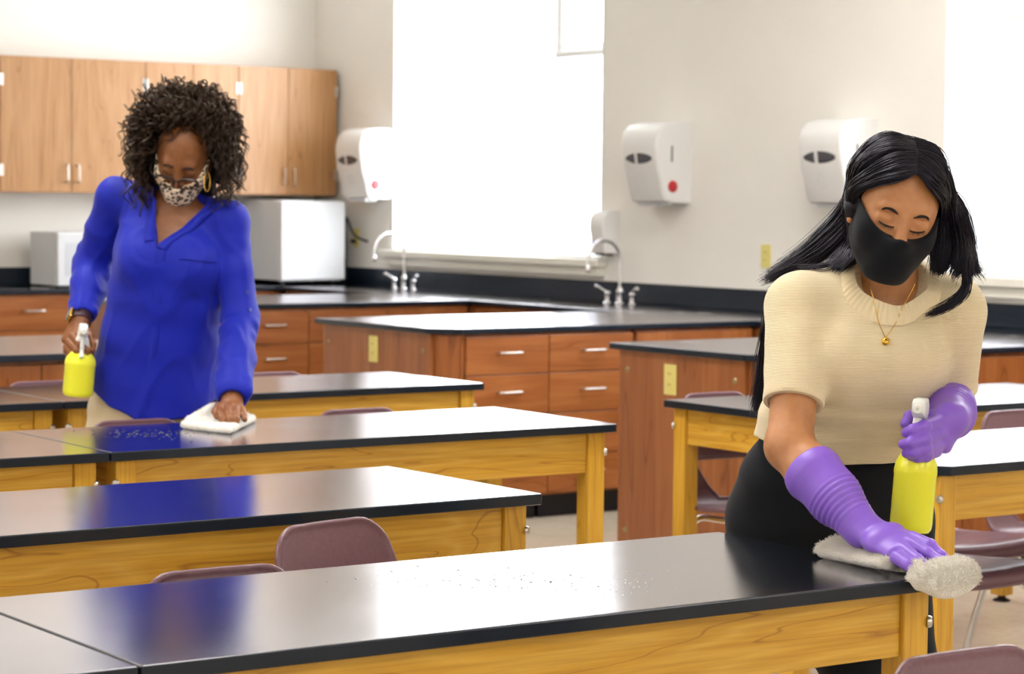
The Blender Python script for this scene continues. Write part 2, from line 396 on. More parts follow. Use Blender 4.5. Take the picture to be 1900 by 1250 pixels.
def window(n, y0, y1, mull, rail):
    z0, z1 = WZ; e = .0015
    root = bpy.data.objects.new('window_%d' % n, None); COL.objects.link(root); root['kind'] = 'structure'
    f = bmesh.new()
    # white lining of the reveal and the sash frame set deep in the wall
    for a, b in ((y0+e, y0+.014), (y1-.014, y1-e)): add_box(f, XW-.004, XW+T-.02, a, b, z0+e, z1-e)
    add_box(f, XW-.004, XW+T-.02, y0+.014, y1-.014, z1-.014, z1-e)
    add_box(f, XW+.0, XW+T-.02, y0+.014, y1-.014, z0+e, z0+.012)
    xs0, xs1 = XW+.17, XW+.215
    for a, b in ((y0+.014, y0+.06), (y1-.06, y1-.014)): add_box(f, xs0, xs1, a, b, z0+.012, z1-.014, .004)
    add_box(f, xs0, xs1, y0+.06, y1-.06, z0+.012, z0+.06, .004); add_box(f, xs0, xs1, y0+.06, y1-.06, z1-.06, z1-.014, .004)
    add_box(f, xs0, xs1, mull-.03, mull+.03, z0+.06, z1-.06, .004)
    add_box(f, xs0, xs1, y0+.06, mull-.03, rail-.025, rail+.025, .004)
    obj('window_frame', f, M['frame'], root)
    for a, b, c, d in ((mull+.03, y1-.06, z0+.06, z1-.06), (y0+.06, mull-.03, z0+.06, rail-.025), (y0+.06, mull-.03, rail+.025, z1-.06)):
        obj('window_pane', box(xs0+.018, xs0+.024, a, b, c, d), M['glass'], root)
    s = bmesh.new(); add_box(s, XW-.075, XW-.0045, y0-.05, y1+.05, z0-.045, z0-.002, .006); add_box(s, XW-.05, XW-.001, y0-.03, y1+.03, z0-.095, z0-.045, .005)
    obj('window_sill', s, M['sill'], root)
m1 = on_x(1035, 250, XW+.17); r1 = on_x(1080, 88, XW+.17)
window(1, *W1Y, float(m1[1]), float(r1[2]))
m2 = on_x(2100, 250, XW+.17); r2 = on_x(1860, 38, XW+.17)
window(2, *W2Y, float(m1[1]-W1Y[0]+W2Y[0]), float(r2[2]))
def blind(label, y0, y1, z0, z1):
    t = thing('window_blind', label, 'blind', (XW+.13, (y0+y1)/2, z1), 0, 'slatted blinds hung inside the windows')
    h = (y1-y0)/2; obj('head_rail', box(-.02, .02, -h, h, -.035, 0, .003), M['frame'], t)
    b = bmesh.new(); z = -.05
    while z > z0-z1+.02:
        for k in range(4):
            xa, xb = -.0125+k*.00625, -.0125+(k+1)*.00625; za, zb = [-.004*(1-((q)/.0125)**2)-q*.35 for q in (xa, xb)]
            b.faces.new([b.verts.new(p) for p in ((xa, -h, z+za), (xb, -h, z+zb), (xb, h, z+zb), (xa, h, z+za))])
        z -= .022
    o = obj('slats', b, M['blind'], t); sm = o.modifiers.new('thick', 'SOLIDIFY'); sm.thickness = .0012
    obj('bottom_rail', box(-.013, .013, -h, h, z0-z1, z0-z1+.014, .002), M['frame'], t)
blind('white slatted blind lowered in the narrow pane of the left window', W1Y[0]+.07, float(m1[1])-.04, WZ[0]+.07, float(r1[2])-.02)
blind('white slatted blind lowered in the right window behind the long haired woman', W2Y[0]+.07, W2Y[1]-.07, WZ[0]+.07, float(r2[2])+.02)
# ceiling troffers added unseen above the frame to brighten the room
k = 0
for ix, x in enumerate((-.8, 2.6, 6.0)):
    for iy, y in enumerate((-1.7, 4.2, 6.8)):
        t = thing('added_ceiling_light', 'added flat square ceiling light, unseen, brightening the classroom tables', 'light', (x, y, ZCEIL), 0, 'added ceiling lights')
        f = bmesh.new()
        for a in ((-.61, .61, -.61, -.58), (-.61, .61, .58, .61), (-.61, -.58, -.58, .58), (.58, .61, -.58, .58)): add_box(f, a[0], a[1], a[2], a[3], -.03, -.0005)
        obj('light_frame', f, M['frame'], t)
        if k == 0: lm = emit_mat('added_light_diffuser', (1, .97, .92, 1), LAMP_POWER/10)
        k += 1
        obj('diffuser', box(-.579, .579, -.579, .579, -.022, -.012), lm, t)

# ================================================================== FITTED FURNITURE
def pull(wd=.11, vertical=False):
    h = wd/2; p = [(-h, 0, 0), (-h, -.022, 0), (-h+.008, -.028, 0), (h-.008, -.028, 0), (h, -.022, 0), (h, 0, 0)]
    if vertical: p = [(0, y, x) for x, y, z in p]
    return tube(spline(p, 17), .0048, 8)
def cabinet(name, label, cat, loc, rz, width, depth, cols, group=None, toe=.105, H=None, end=None):
    """front faces local -y; cols: (x0, x1, kind, heights or None)"""
    H = ZC-.0255 if H is None else H
    t = thing(name, label, cat, loc, rz, group)
    obj('carcass', box(.0, width, .02, depth, toe, H, .001), M['cab_z'], t)
    obj('toe_kick', box(.01, width-.01, .085, depth-.01, 0, toe), M['toe'], t)
    for x0, x1, kind, hs in cols:
        if kind == 'drawers':
            z = H-.012
            for hh in hs:
                d = obj('drawer', box(x0+.002, x1-.002, 0, .0195, max(z-hh+.004, toe+.004), z, .002), M['cab_x'], t)
                hp = obj('handle', pull(), M['steel'], d); hp.location = ((x0+x1)/2, 0, z-hh*.42)
                z -= hh
        elif kind == 'door':
            d = obj('door', box(x0+.002, x1-.002, 0, .0195, toe+.006, H-.012, .002), M['cab_z'], t)
            hp = obj('handle', pull(.1, True), M['steel'], d); hp.location = ((x0+.045 if hs == 'l' else x1-.045), 0, H-.012-.12)
        elif kind == 'panel':
            obj('front_panel', box(x0+.002, x1-.002, 0.004, .0195, toe+.006, H-.012, .002), M['cab_z'], t)
    return t
def outlet_bm(bm=None):          # faces local -y, centre at origin
    b = bmesh.new(); add_box(b, -.036, .036, -.006, 0, -.058, .058, .003); return b
def outlet(label, loc, rz, plug=False, group='almond wall sockets'):
    t = thing('wall_socket', label, 'socket', loc, rz, group)
    obj('cover_plate', outlet_bm(), M['almond'], t)
    for s in (-.02, .02):
        o = obj('socket_face', lathe([(0, 0), (.0155, 0), (.0165, .002), (.0165, .004)], 20, frame_to((0, -.009, s), (0, 1, 0))), M['almond'], t)
        b = bmesh.new()
        for x in (-.006, .006): add_box(b, x-.001, x+.001, -.0096, -.0088, s-.002, s+.006)
        obj('socket_slots', b, M['blackrubber'], o)
    if plug:
        p = obj('plug', box(-.012, .012, -.04, -.009, -.034, -.008, .004), M['blackrubber'], t)
    return t
def worktop(name, label, pts, bev=.004, splash=None, group=None):
    t = thing(name, label, 'worktop', (pts[0][0], pts[0][1], ZC), 0, group)
    o = obj('slab', add_prism(bmesh.new(), pts, ZC-.025, ZC, bev), M['worktop'], t); o.location = -t.location
    if splash:
        b = bmesh.new()
        for s in splash: add_box(b, *s, ZC+.0005, ZS, .003)
        q = obj('backsplash', b, M['epoxy'], t); q.location = -t.location
    return t
cdp = .636; XC = XW-cdp; YC = YB-cdp
worktop('wall_worktop', 'black L-shaped worktop with upstand along the cabinet wall and window wall', [(5.2, YC), (XC, YC), (XC, 3.6), (XW-.001, 3.6), (XW-.001, YB-.001), (5.2, YB-.001)], .003,
        [(5.2, XW-.022, YB-.021, YB-.0015), (XW-.021, XW-.0015, 3.6, YB-.0215)])
# ---- drawer run under the cabinet wall
xs = [float(on_y(p, 560, YC+.02)[0]) for p in (-14, 222)]
cabinet('drawer_cabinet', 'drawer cabinet along the back wall under the microwave', 'cabinet', (xs[0]-.06, YC+.02, 0), 0, .62, cdp-.03, [(0, .62, 'drawers', (.20, .17, .17, .15))], 'drawer cabinets under the wall worktop')
cabinet('drawer_cabinet', 'back wall drawer cabinet behind the woman in blue', 'cabinet', (xs[0]+.563, YC+.02, 0), 0, .62, cdp-.03, [(0, .62, 'drawers', (.20, .17, .17, .15))], 'drawer cabinets under the wall worktop')
cabinet('base_cabinet', 'plain base cabinet in the corner below the small fridge', 'cabinet', (xs[0]+1.186, YC+.02, 0), 0, XC-.002-xs[0]-1.186, cdp-.03, [(0.0, .7, 'door', 'r')], 'drawer cabinets under the wall worktop')
# ---- base run below the windows (fronts face the room, -x)
yy = [12.7, 11.64, 10.62, 9.36, 8.3, 7.4, 6.38, 5.3, 4.3]
lab = ['corner end of the window wall run', 'behind the farthest peninsula', 'in the bay between the farthest and middle peninsulas', 'behind the middle peninsula', 'in the bay between the two nearer peninsulas', 'behind the nearest peninsula', 'beyond the sweater woman, below the right window', 'at the right edge under the right window']
for i in range(len(yy)-1):
    wd = yy[i]-yy[i+1]
    cabinet('base_cabinet', 'wooden base cabinet ' + lab[i], 'cabinet', (XC+.02, yy[i]-.001, 0), -PI/2, wd-.002, cdp-.03, [(0, wd-.002, 'panel', None)] if i in (1, 3, 5) else [(0, wd/2, 'door', 'r'), (wd/2, wd-.002, 'door', 'l')], 'base cabinets under the windows')
# ---- three peninsulas
def clip_poly(x0, x1, y0, y1, c): return [(x0+c, y0), (x1, y0), (x1, y1), (x0, y1), (x0, y0+c)]
def peninsula_end(label, x0, y0, y1, c, length, sock=None):
    t = thing('peninsula_cabinet', label, 'cabinet', (x0, y0, 0), 0, 'peninsula end cabinets')
    d = y1-y0; H = ZC-.0255
    obj('carcass', add_prism(bmesh.new(), clip_poly(.018, length, .0, d, c), .105, H, .001), M['cab_z'], t)
    obj('toe_kick', add_prism(bmesh.new(), clip_poly(.06, length-.002, .075, d-.02, min(c, length-.07)), 0, .105), M['toe'], t)
    obj('end_panel', box(0, .0175, c+.012, d, .0, H, .0015), M['cab_z'], t)
    s = bmesh.new()
    a = Vector((.018, c, 0)); b_ = Vector((.018+c, 0, 0)); n = Vector((-1, -1, 0)).normalized()
    q = [a+(b_-a)*.1+n*.001, a+(b_-a)*.9+n*.001, a+(b_-a)*.9+n*.014, a+(b_-a)*.1+n*.014]
    obj('corner_panel', add_prism(s, [(p.x, p.y) for p in q], .11, H-.004, .0015), M['cab_z'], t)
    for yy_, zz in ((c+.065, H-.075), (d-.05, H-.075), (c+.065, .12), (d-.05, .12)):
        obj('screw_cap', lathe([(0, 0), (.011, 0), (.012, .002), (.008, .005), (0, .006)], 14, frame_to((0, yy_, zz), (-1, 0, 0))), M['brass'], t)
    return t
PEN = {0: (5.45, 10.66, 11.63), 1: (5.522, 8.327, 9.36), 2: (5.619, 6.394, 7.30)}
def pen_top(i, label):
    x, y0, y1 = PEN[i]; worktop('peninsula_worktop', label, clip_poly(x, XC-.001, y0, y1, .11), .004, None, 'peninsula worktops')
pen_top(0, 'black peninsula worktop nearest the cabinet wall'); pen_top(1, 'black peninsula worktop with a clipped corner in the middle of the picture'); pen_top(2, 'black peninsula worktop just behind the woman in the sweater')
gp = 'peninsula drawer cabinets'
# nearest the cabinet wall
x, y0, y1 = PEN[0]; yf = y0+.025
px = [float(on_y(p, 600, yf)[0]) for p in (440, 570, 715)]
peninsula_end('peninsula end cabinet hidden behind the woman in the blue shirt', x+.03, yf, y1-.03, .1, px[0]-x-.032)
cabinet('drawer_cabinet', 'drawer cabinet beside the blue sleeve on the farthest peninsula', 'cabinet', (px[0], yf-.018, 0), 0, px[1]-px[0]-.001, y1-y0-.06, [(0, px[1]-px[0]-.001, 'drawers', (.17, .175, .175, .17))], gp)
cabinet('drawer_cabinet', 'drawer cabinet right of centre on the farthest peninsula', 'cabinet', (px[1], yf-.018, 0), 0, px[2]-px[1]-.001, y1-y0-.06, [(0, px[2]-px[1]-.001, 'drawers', (.17, .175, .175, .17))], gp)
cabinet('base_cabinet', 'plain cabinet where the farthest peninsula meets the window run', 'cabinet', (px[2], yf-.018, 0), 0, XC-.002-px[2], y1-y0-.06, [(0, XC-.002-px[2], 'panel', None)], gp)
# middle one
x, y0, y1 = PEN[1]; yf = y0+.025
px = [float(on_y(p, 640, yf)[0]) for p in (853, 1015, 1171)]
cc = float(on_x(797, 650, x+.03)[1])-yf
px[0] = x+.03+.106
t1 = peninsula_end('peninsula end cabinet with almond socket left of centre', x+.03, yf, y1-.03, .085, .104)
cabinet('drawer_cabinet', 'left drawer stack of the middle peninsula, four drawers', 'cabinet', (px[0], yf-.018, 0), 0, px[1]-px[0]-.001, y1-y0-.06, [(0, px[1]-px[0]-.001, 'drawers', (.165, .175, .185, .165))], gp)
cabinet('drawer_cabinet', 'right drawer stack of the middle peninsula, behind the big oak table leg', 'cabinet', (px[1], yf-.018, 0), 0, px[2]-px[1]-.001, y1-y0-.06, [(0, px[2]-px[1]-.001, 'drawers', (.165, .175, .185, .165))], gp)
cabinet('base_cabinet', 'plain cabinet where the middle peninsula meets the window run', 'cabinet', (px[2]+.02, yf-.018, 0), 0, XC-.002-px[2]-.02, y1-y0-.06, [(0, XC-.022-px[2], 'panel', None)], gp)
print('P1', x, px, cc)
o_ = on_x(694, 647, x+.03); outlet('almond socket on the middle peninsula end panel', (x+.0298, o_[1], o_[2]), -PI/2)
# nearest one
x, y0, y1 = PEN[2]; yf = y0+.025
cc2 = float(on_x(1386, 690, x+.03)[1])-yf
peninsula_end('peninsula end cabinet with almond socket beside the sweater woman', x+.03, yf, y1-.03, max(.08, min(.2, cc2)), .42)
for i, (a, b_, l) in enumerate(((.455, 1.02, 'hidden behind the woman in the sweater'), (1.021, XC-.002-x, 'seen right of the sweater woman above the white-looking table'))):
    cabinet('base_cabinet', 'wooden peninsula cabinet ' + l, 'cabinet', (x+a, yf-.018, 0), 0, b_-a-.001, y1-y0-.06, [(0, b_-a-.001, 'panel', None)], gp)
o_ = on_x(1245, 704, x+.03); outlet('almond socket on the nearest peninsula end panel above the chair', (x+.0298, o_[1], o_[2]), -PI/2)
print('P2', cc2)
# ---- island at the left edge
yI = 7.64; xa = float(on_y(-30, 700, yI)[0]); xm = float(on_y(77, 700, yI)[0])
worktop('island_worktop', 'black worktop at the left edge behind the spray bottle', clip_poly(xa-.35, 3.95, yI-.025, yI+1.0, .02), .004)
wd = xm-xa+.02
cabinet('island_cabinet', 'wooden two-door cabinet at the left edge under the black worktop', 'cabinet', (xm-.46, yI, 0), 0, .92, .95, [(0, .46, 'door', 'r'), (.46, .92, 'door', 'l')])
# ---- upper cabinets on the back wall
UY, UZ0, UZ1 = 13.056, 1.3915, 2.1847
dv = [float(on_y(p, 200, UY)[0]) for p in (0, 133, 270, 358, 443, 535)]+[XW-.03]
ul = ['wide upper cabinet at the left edge', 'narrow upper cabinet behind the curly hair', 'upper cabinet at the right end next to the towel dispenser']
for i in range(3):
    x0, xm_, x1 = dv[2*i], dv[2*i+1], dv[2*i+2]
    t = thing('wall_cabinet', 'wooden ' + ul[i], 'cabinet', (x0, UY, UZ0), 0, 'upper wall cabinets')
    obj('carcass', box(0.001, x1-x0-.001, .0205, YB-UY-.001, 0, UZ1-UZ0, .001), M['cab_glare'], t)
    for s, (a, b_) in enumerate(((0, xm_-x0), (xm_-x0, x1-x0))):
        d = obj('door', box(a+.002, b_-.002, 0, .02, .002, UZ1-UZ0-.002, .002), M['cab_glare'], t)
        hp = obj('handle', pull(.1, True), M['steel'], d); hp.location = (b_-.035 if s == 0 else a+.035, 0, .115)
        for z in (.13, UZ1-UZ0-.14):
            e = a+.004 if s == 0 else b_-.004
            obj('hinge', box(e-.014, e+.014, -.006, -.0002, z-.035, z+.035, .002), M['steel'], d)

# ================================================================== WALL FITTINGS ON THE WINDOW WALL
def dispenser_profile(dp, h):     # (out from the wall, z)
    return [(0, 0), (dp*.62, 0), (dp*.72, .02*h), (dp*.78, .1*h), (dp*.84, .25*h), (dp*.93, .40*h), (dp*1.0, .665*h), (dp*.995, .77*h), (dp*.93, .88*h), (dp*.78, .965*h), (dp*.55, h), (0, h)]
def extrude_profile(prof, w_, bev):
    b = bmesh.new(); n = len(prof)
    A = [b.verts.new((-w_/2, -p[0], p[1])) for p in prof]; B = [b.verts.new((w_/2, -p[0], p[1])) for p in prof]
    b.faces.new(A); b.faces.new(B[::-1])
    for i in range(n): b.faces.new((A[i], B[i], B[(i+1) % n], A[(i+1) % n]))
    bmesh.ops.recalc_face_normals(b, faces=b.faces)
    ed = [e for e in b.edges if abs(e.verts[0].co.x-e.verts[1].co.x) < 1e-6 and max(e.verts[0].co.y, e.verts[1].co.y) < -.001]
    bmesh.ops.bevel(b, geom=ed, offset=bev, segments=4, profile=.5, affect='EDGES')
    for f_ in b.faces: f_.smooth = True
    return b
def at_profile(prof, z):
    for (d0, z0), (d1, z1) in zip(prof[1:-1], prof[2:]):
        if z0 <= z <= z1 and z1 > z0: return d0+(d1-d0)*(z-z0)/(z1-z0)
    return prof[1][0]
def curved_patch(prof, outline, thick, off):   # outline: [(x,z)] convex, on the front surface
    b = bmesh.new(); c = np.mean(outline, axis=0); P = []
    for f in (1, .66, .33): P.append([b.verts.new((c[0]+(x-c[0])*f, -at_profile(prof, c[1]+(z-c[1])*f)-off, c[1]+(z-c[1])*f)) for x, z in outline])
    m = b.verts.new((c[0], -at_profile(prof, c[1])-off, c[1])); n = len(outline)
    for r in range(2):
        for i in range(n): b.faces.new((P[r][i], P[r][(i+1) % n], P[r+1][(i+1) % n], P[r+1][i]))
    for i in range(n): b.faces.new((P[2][i], P[2][(i+1) % n], m))
    for f_ in b.faces: f_.smooth = True
    return b
def towel_dispenser(label, yc, z0, w_=.40, h=.40, dp=.24):
    t = thing('paper_towel_dispenser', label, 'dispenser', (XW-.0005, yc, z0), -PI/2, 'paper towel dispensers on the window wall')
    prof = dispenser_profile(dp, h)
    obj('housing', extrude_profile(prof, w_, .022), M['white'], t)
    ez = .545*h; ew = w_*.385; eh = .028
    for lo, hi in ((-1, -.3), (-.1, 1)):
        xs_ = np.linspace(lo, hi, 18); arc = [(u_*ew, eh*max(0, 1-u_*u_)**.7) for u_ in xs_]
        o2 = [(x_, ez+h_) for x_, h_ in arc if h_ > 1e-5]+[(x_, ez-h_) for x_, h_ in arc[::-1] if h_ > 1e-5]
        ob = obj('viewing_window', curved_patch(prof, o2, .002, .0015), M['greyplastic'], t); s_ = ob.modifiers.new('thick', 'SOLIDIFY'); s_.thickness = .002; s_.offset = -1
    # embossed round mark below the window
    mk = [(.035*math.cos(a), .27*h+.03*math.sin(a)) for a in np.linspace(0, 2*PI, 32, endpoint=False)]
    e = tube([(p[0], -at_profile(prof, p[1])-.001, p[1]) for p in mk+mk[:1]], .0014, 6); add_tube(e, [(0, -at_profile(prof, .22*h)-.001, .22*h), (.006, -at_profile(prof, .3*h)-.001, .3*h), (-.004, -at_profile(prof, .33*h)-.001, .33*h)], .0014, 6)
    obj('emblem', e, M['whitemetal'], t)
    x1 = w_/2
    obj('slot', box(x1-.001, x1+.0012, -dp*.55-.005, -dp*.55+.005, .5*h, .7*h, .001), M['greyplastic'], t)
    obj('lock_button', lathe([(0, -.002), (.03, -.002), (.031, .002), (.026, .006), (0, .007)], 28, frame_to((x1, -dp*.52, .2*h), (1, 0, 0))), M['red'], t)
    obj('feed_lever', box(-.02+x1*.5, .02+x1*.5, -dp*.5, -dp*.38, -.012, -.0005, .003), M['white'], t)
    obj('paper_mouth', extrude_profile([(dp*.3, -.016), (dp*.66, -.016), (dp*.7, -.001), (dp*.3, -.001)], w_*.6, .003), M['whitemetal'], t)
for px0, px1, pyt, pyb, lbl in ((621, 727, 238, 369, 'white towel dispenser between the upper cabinets and the left window'), (1150, 1283, 226, 376, 'white towel dispenser with red button on bare wall, alone between the windows'), (1486, 1620, 220, 379, "white towel dispenser behind the sweater woman's head")):
    A = on_x(px0, 300, XW-.235); B = on_x(px1, 300, XW); yc = (A[1]+B[1])/2
    zt = on_x((px0+px1)/2+20, pyt, XW-.1)[2]; zb = on_x((px0+px1)/2+35, pyb, XW-.1)[2]
    wd = min(.46, max(.3, A[1]-B[1]))
    print('disp', yc, wd, zb, zt)
    towel_dispenser(lbl, yc, zb, wd, zt-zb, .235)
def soap_dispenser():
    yc = float(on_x(1117, 430, XW-.05)[1]); zb = float(on_x(1117, 474, XW-.05)[2]); zt = float(on_x(1117, 391, XW-.05)[2])
    t = thing('soap_dispenser', 'small white soap dispenser beside the left window above the right tap', 'dispenser', (XW-.0005, yc-.02, zb), -PI/2)
    h = zt-zb; dp = .11; prof = [(0, .06*h), (dp*.8, .06*h), (dp*.86, .12*h), (dp*.9, .4*h), (dp*1.0, .62*h), (dp*.97, .85*h), (dp*.75, .97*h), (dp*.4, h), (0, h)]
    obj('housing', extrude_profile(prof, .125, .014), M['white'], t)
    mk = [(.026*math.cos(a)-.015, .27*h+.014*math.sin(a)) for a in np.linspace(0, 2*PI, 24, endpoint=False)]
    ob = obj('level_window', curved_patch(prof, mk, .002, .0012), M['purpleplastic'], t); s_ = ob.modifiers.new('thick', 'SOLIDIFY'); s_.thickness = .002; s_.offset = -1
    obj('push_bar', box(-.045, .045, -dp*.72, -dp*.2, 0, .059*h, .004), M['greyplastic'], t)
soap_dispenser()
o_ = on_x(1422, 475, XW); outlet('almond wall socket on the bare wall left of the long black hair', (XW-.0003, o_[1], o_[2]), -PI/2)
o_ = on_x(662, 441, XW); outlet('almond wall socket with a black plug beside the small fridge', (XW-.0003, o_[1], o_[2]), -PI/2, True)
def faucet(label, px_, py_, lever):
    p = on_z(px_, py_, ZC); b = on_x(px_, py_, 7.70)
    t = thing('gooseneck_tap', label, 'tap', (7.70, b[1], ZC), PI/2, 'chrome lab taps on the wall worktop')
    # spout reaches towards the room: local +y -> world -x
    obj('base', lathe([(0, 0), (.026, 0), (.027, .006), (.019, .012), (.018, .06), (.021, .066), (.016, .078), (.011, .09)], 20), M['chrome'], t)
    arc = [(0, 0, .085), (0, 0, .22)]+[(0, .105-.105*math.cos(a), .235+.1*math.sin(a)) for a in np.linspace(0, PI*.98, 14)]+[(0, .212, .2)]
    obj('spout', tube(arc, .0095, 12), M['chrome'], t)
    obj('nozzle', lathe([(0, -.03), (.009, -.03), (.0125, -.02), (.0125, .004), (.009, .012)], 14, frame_to((0, .212, .195), (0, 0, 1))), M['chrome'], t)
    for s in (-1, 1):
        h = obj('valve', lathe([(0, 0), (.022, 0), (.023, .005), (.016, .01), (.0155, .05), (.018, .055), (.011, .066), (0, .07)], 18, Matrix.Translation((s*.105, 0, 0))), M['chrome'], t)
        obj('lever', tube(spline([(s*.105, 0, .058), (s*.125, .012, .07), (s*.155, .02, .085), (s*.178, .024, .09)], 10), [.007]*7+[.009, .011, .010], 10), M['chrome'], h)
    return t
faucet('chrome gooseneck tap at the left, below the left window', 750, 526, 1)
faucet('chrome gooseneck tap at the right, below the soap dispenser', 1150, 556, 1)

# ================================================================== APPLIANCES
def fridge():
    yf = YB-.62; x0 = float(on_y(522, 450, yf)[0]); x1 = float(on_y(641, 450, yf)[0]); zt = float(on_y(580, 372, yf)[2])
    t = thing('compact_fridge', 'white compact fridge on the back worktop below the upper cabinets', 'fridge', (x0, yf, ZC), 0)
    w_ = x1-x0; h = min(zt, UZ0-.005)-ZC
    obj('cabinet_body', box(0.004, w_-.004, .048, .56, .03, h, .006), M['whitemetal'], t)
    d = obj('door', box(0, w_, 0, .045, .032, h-.002, .012, 3), M['whitemetal'], t)
    obj('door_seal', box(.008, w_-.008, .0452, .0478, .025, h-.01), M['whitemetal'], t)
    obj('condenser', box(w_-.0035, w_+.025, .4, .52, .04, h*.8, .004), M['blackrubber'], t)
    for a in (.05, w_-.05):
        for b_ in (.08, .5): obj('foot', lathe([(0, 0), (.014, 0), (.014, .0298), (0, .0298)], 12, Matrix.Translation((a, b_, 0))), M['blackrubber'], t)
    print('fridge', w_, h)
    cb = tube(spline([(w_+.10, -.10, h*.52), (w_+.05, -.02, h*.60), (w_+.022, .03, h*.80), (w_+.018, .04, h*.5), (w_+.024, .04, .2), (w_+.03, .05, .03), (w_+.02, .12, .009), (w_-.02, .30, .009)], 60), .0075, 8)
    add_tube(cb, spline([(w_+.022, .03, h*.80), (w_+.03, .05, h*.6), (w_+.034, .05, .2), (w_+.04, .07, .02), (w_+.02, .2, .009)], 40), .0075, 8)
    obj('power_cord', cb, M['blackrubber'], t)
fridge()
def microwave():
    yf = YB-.50; x0 = float(on_y(106, 480, yf)[0]); zb = ZC; zt = float(on_y(106, 431, yf)[2])
    t = thing('microwave_oven', 'white microwave oven on the back worktop left of the woman in blue', 'microwave', (x0, yf, ZC), 0)
    w_, h, d = .49, zt-ZC, .38
    obj('cabinet_body', box(0, w_, .022, d, .012, h, .006), M['whitemetal'], t)
    dr = obj('door', box(0.002, w_*.76, -.004, .0215, .014, h-.003, .006), M['whitemetal'], t)
    obj('door_window', box(.05, w_*.64, -.0055, -.0038, .07, h-.06, .0007), M['greyplastic2'] if 'greyplastic2' in M else M['white'], dr)
    cp = obj('control_panel', box(w_*.765, w_-.002, -.002, .0215, .014, h-.003, .004), M['white'], t)
    obj('display', box(w_*.8, w_-.025, -.0035, -.0018, h-.07, h-.035, .0005), M['greyplastic'], cp)
    for a in (.03, w_-.03):
        for b_ in (.06, d-.04): obj('foot', lathe([(0, 0), (.012, 0), (.012, .0118), (0, .0118)], 12, Matrix.Translation((a, b_, 0))), M['blackrubber'], t)
M['greyplastic2'] = plain('pale_grey_window', (205, 208, 214), .15)
microwave()

# ================================================================== OAK SCIENCE TABLES (origin: near right corner for the left block, near left corner for the right block)
ZT = .76
def table(label, loc, rz, L, d=.613, side=-1, clip=(), group='oak science tables with black tops'):
    t = thing('science_table', label, 'table', loc, rz, group)
    x0, x1 = (-L, 0) if side < 0 else (0, L)
    x0 += .0015; x1 -= .0015
    pts = [(x0, 0), (x1, 0), (x1, d), (x0, d)]
    c = .038
    poly = []
    cl = set(clip)
    for i, (a, b_) in enumerate(pts):
        if i in cl:
            sx = 1 if a == x0 else -1; sy = 1 if b_ == 0 else -1
            q = [(a, b_+sy*c), (a+sx*c, b_)]
            poly += q if i in (0, 2) else q[::-1]
        else: poly.append((a, b_))
    obj('tabletop', add_prism(bmesh.new(), poly, ZT-.024, ZT, .003, 2), M['epoxy'], t)
    o, lw = .024, .056; h1 = ZT-.0245
    a0, a1, b0, b1 = x0+o, x1-o, o, d-o
    for (lx, sx) in ((a0, 1), (a1, -1)):
        for (ly, sy) in ((b0, 1), (b1, -1)):
            lg = obj('leg', box(min(lx, lx+sx*lw), max(lx, lx+sx*lw), min(ly, ly+sy*lw), max(ly, ly+sy*lw), .022, h1, .003), M['oak_z'], t)
            n = Vector((-sx, -sy, 0)).normalized(); p = Vector((lx, ly, h1-.056))+n*-.002
            obj('bolt', lathe([(0, 0), (.0105, 0), (.0105, .004), (.0085, .0075), (0, .009)], 14, frame_to(p, n)), M['steel'], lg)
            obj('glide', lathe([(0, 0), (.03, 0), (.031, .004), (.014, .012), (.011, .0215), (0, .0215)], 16, Matrix.Translation((lx+sx*lw/2, ly+sy*lw/2, 0))), M['blackrubber'], lg)
    ah = .112; in_ = .010
    obj('apron', box(a0+lw+.001, a1-lw-.001, b0+in_, b0+in_+.02, h1-ah, h1, .002), M['oak_x'], t)
    obj('apron', box(a0+lw+.001, a1-lw-.001, b1-in_-.02, b1-in_, h1-ah, h1, .002), M['oak_x'], t)
    obj('apron', box(a0+in_, a0+in_+.02, b0+lw+.001, b1-lw-.001, h1-ah, h1, .002), M['oak_y'], t)
    obj('apron', box(a1-in_-.02, a1-in_, b0+lw+.001, b1-lw-.001, h1-ah, h1, .002), M['oak_y'], t)
    return t
def corner_shift(x, y, a, s): return (x+s*math.cos(a), y+s*math.sin(a), 0)
A1, A2, A3, A4, AR1, AR2 = .003, -.010, .0048, -.0113, -.0129, -.0019
L4 = 1.505; T4X = 2.9318
table('big oak table in the foreground, wiped by the woman in the sweater', (T4X, 2.8531, 0), A4, L4)
table('oak table at the bottom left corner, butted against the foreground table', corner_shift(T4X, 2.8531, A4, -L4-.001), A4, 1.5)
table('oak table second from the front with a maroon chair at its near side', (2.9925, 4.1107, 0), A3, 1.52)
table('oak table where the woman in blue leans on a white cloth', (4.1084, 5.2924, 0), A2, 1.55)
table('oak table at the left edge butted to the table the woman in blue wipes', corner_shift(4.1084, 5.2924, A2, -1.551), A2, 1.5)
table('oak table farthest back, right of the woman in blue', (4.6138, 6.6824, 0), A1, 1.55)
table('oak table at the left edge behind the yellow bottle of the woman in blue', corner_shift(4.6138, 6.6824, A1, -1.551), A1, 1.5)
table('oak table left of and behind the woman in the sweater', (4.7256, 5.2537, 0), AR1, 1.53, side=1)
table('oak table at the right edge with a clipped corner, right of the yellow bottle', (4.1063, 4.0383, 0), AR2, 1.53, side=1, clip=(0,))

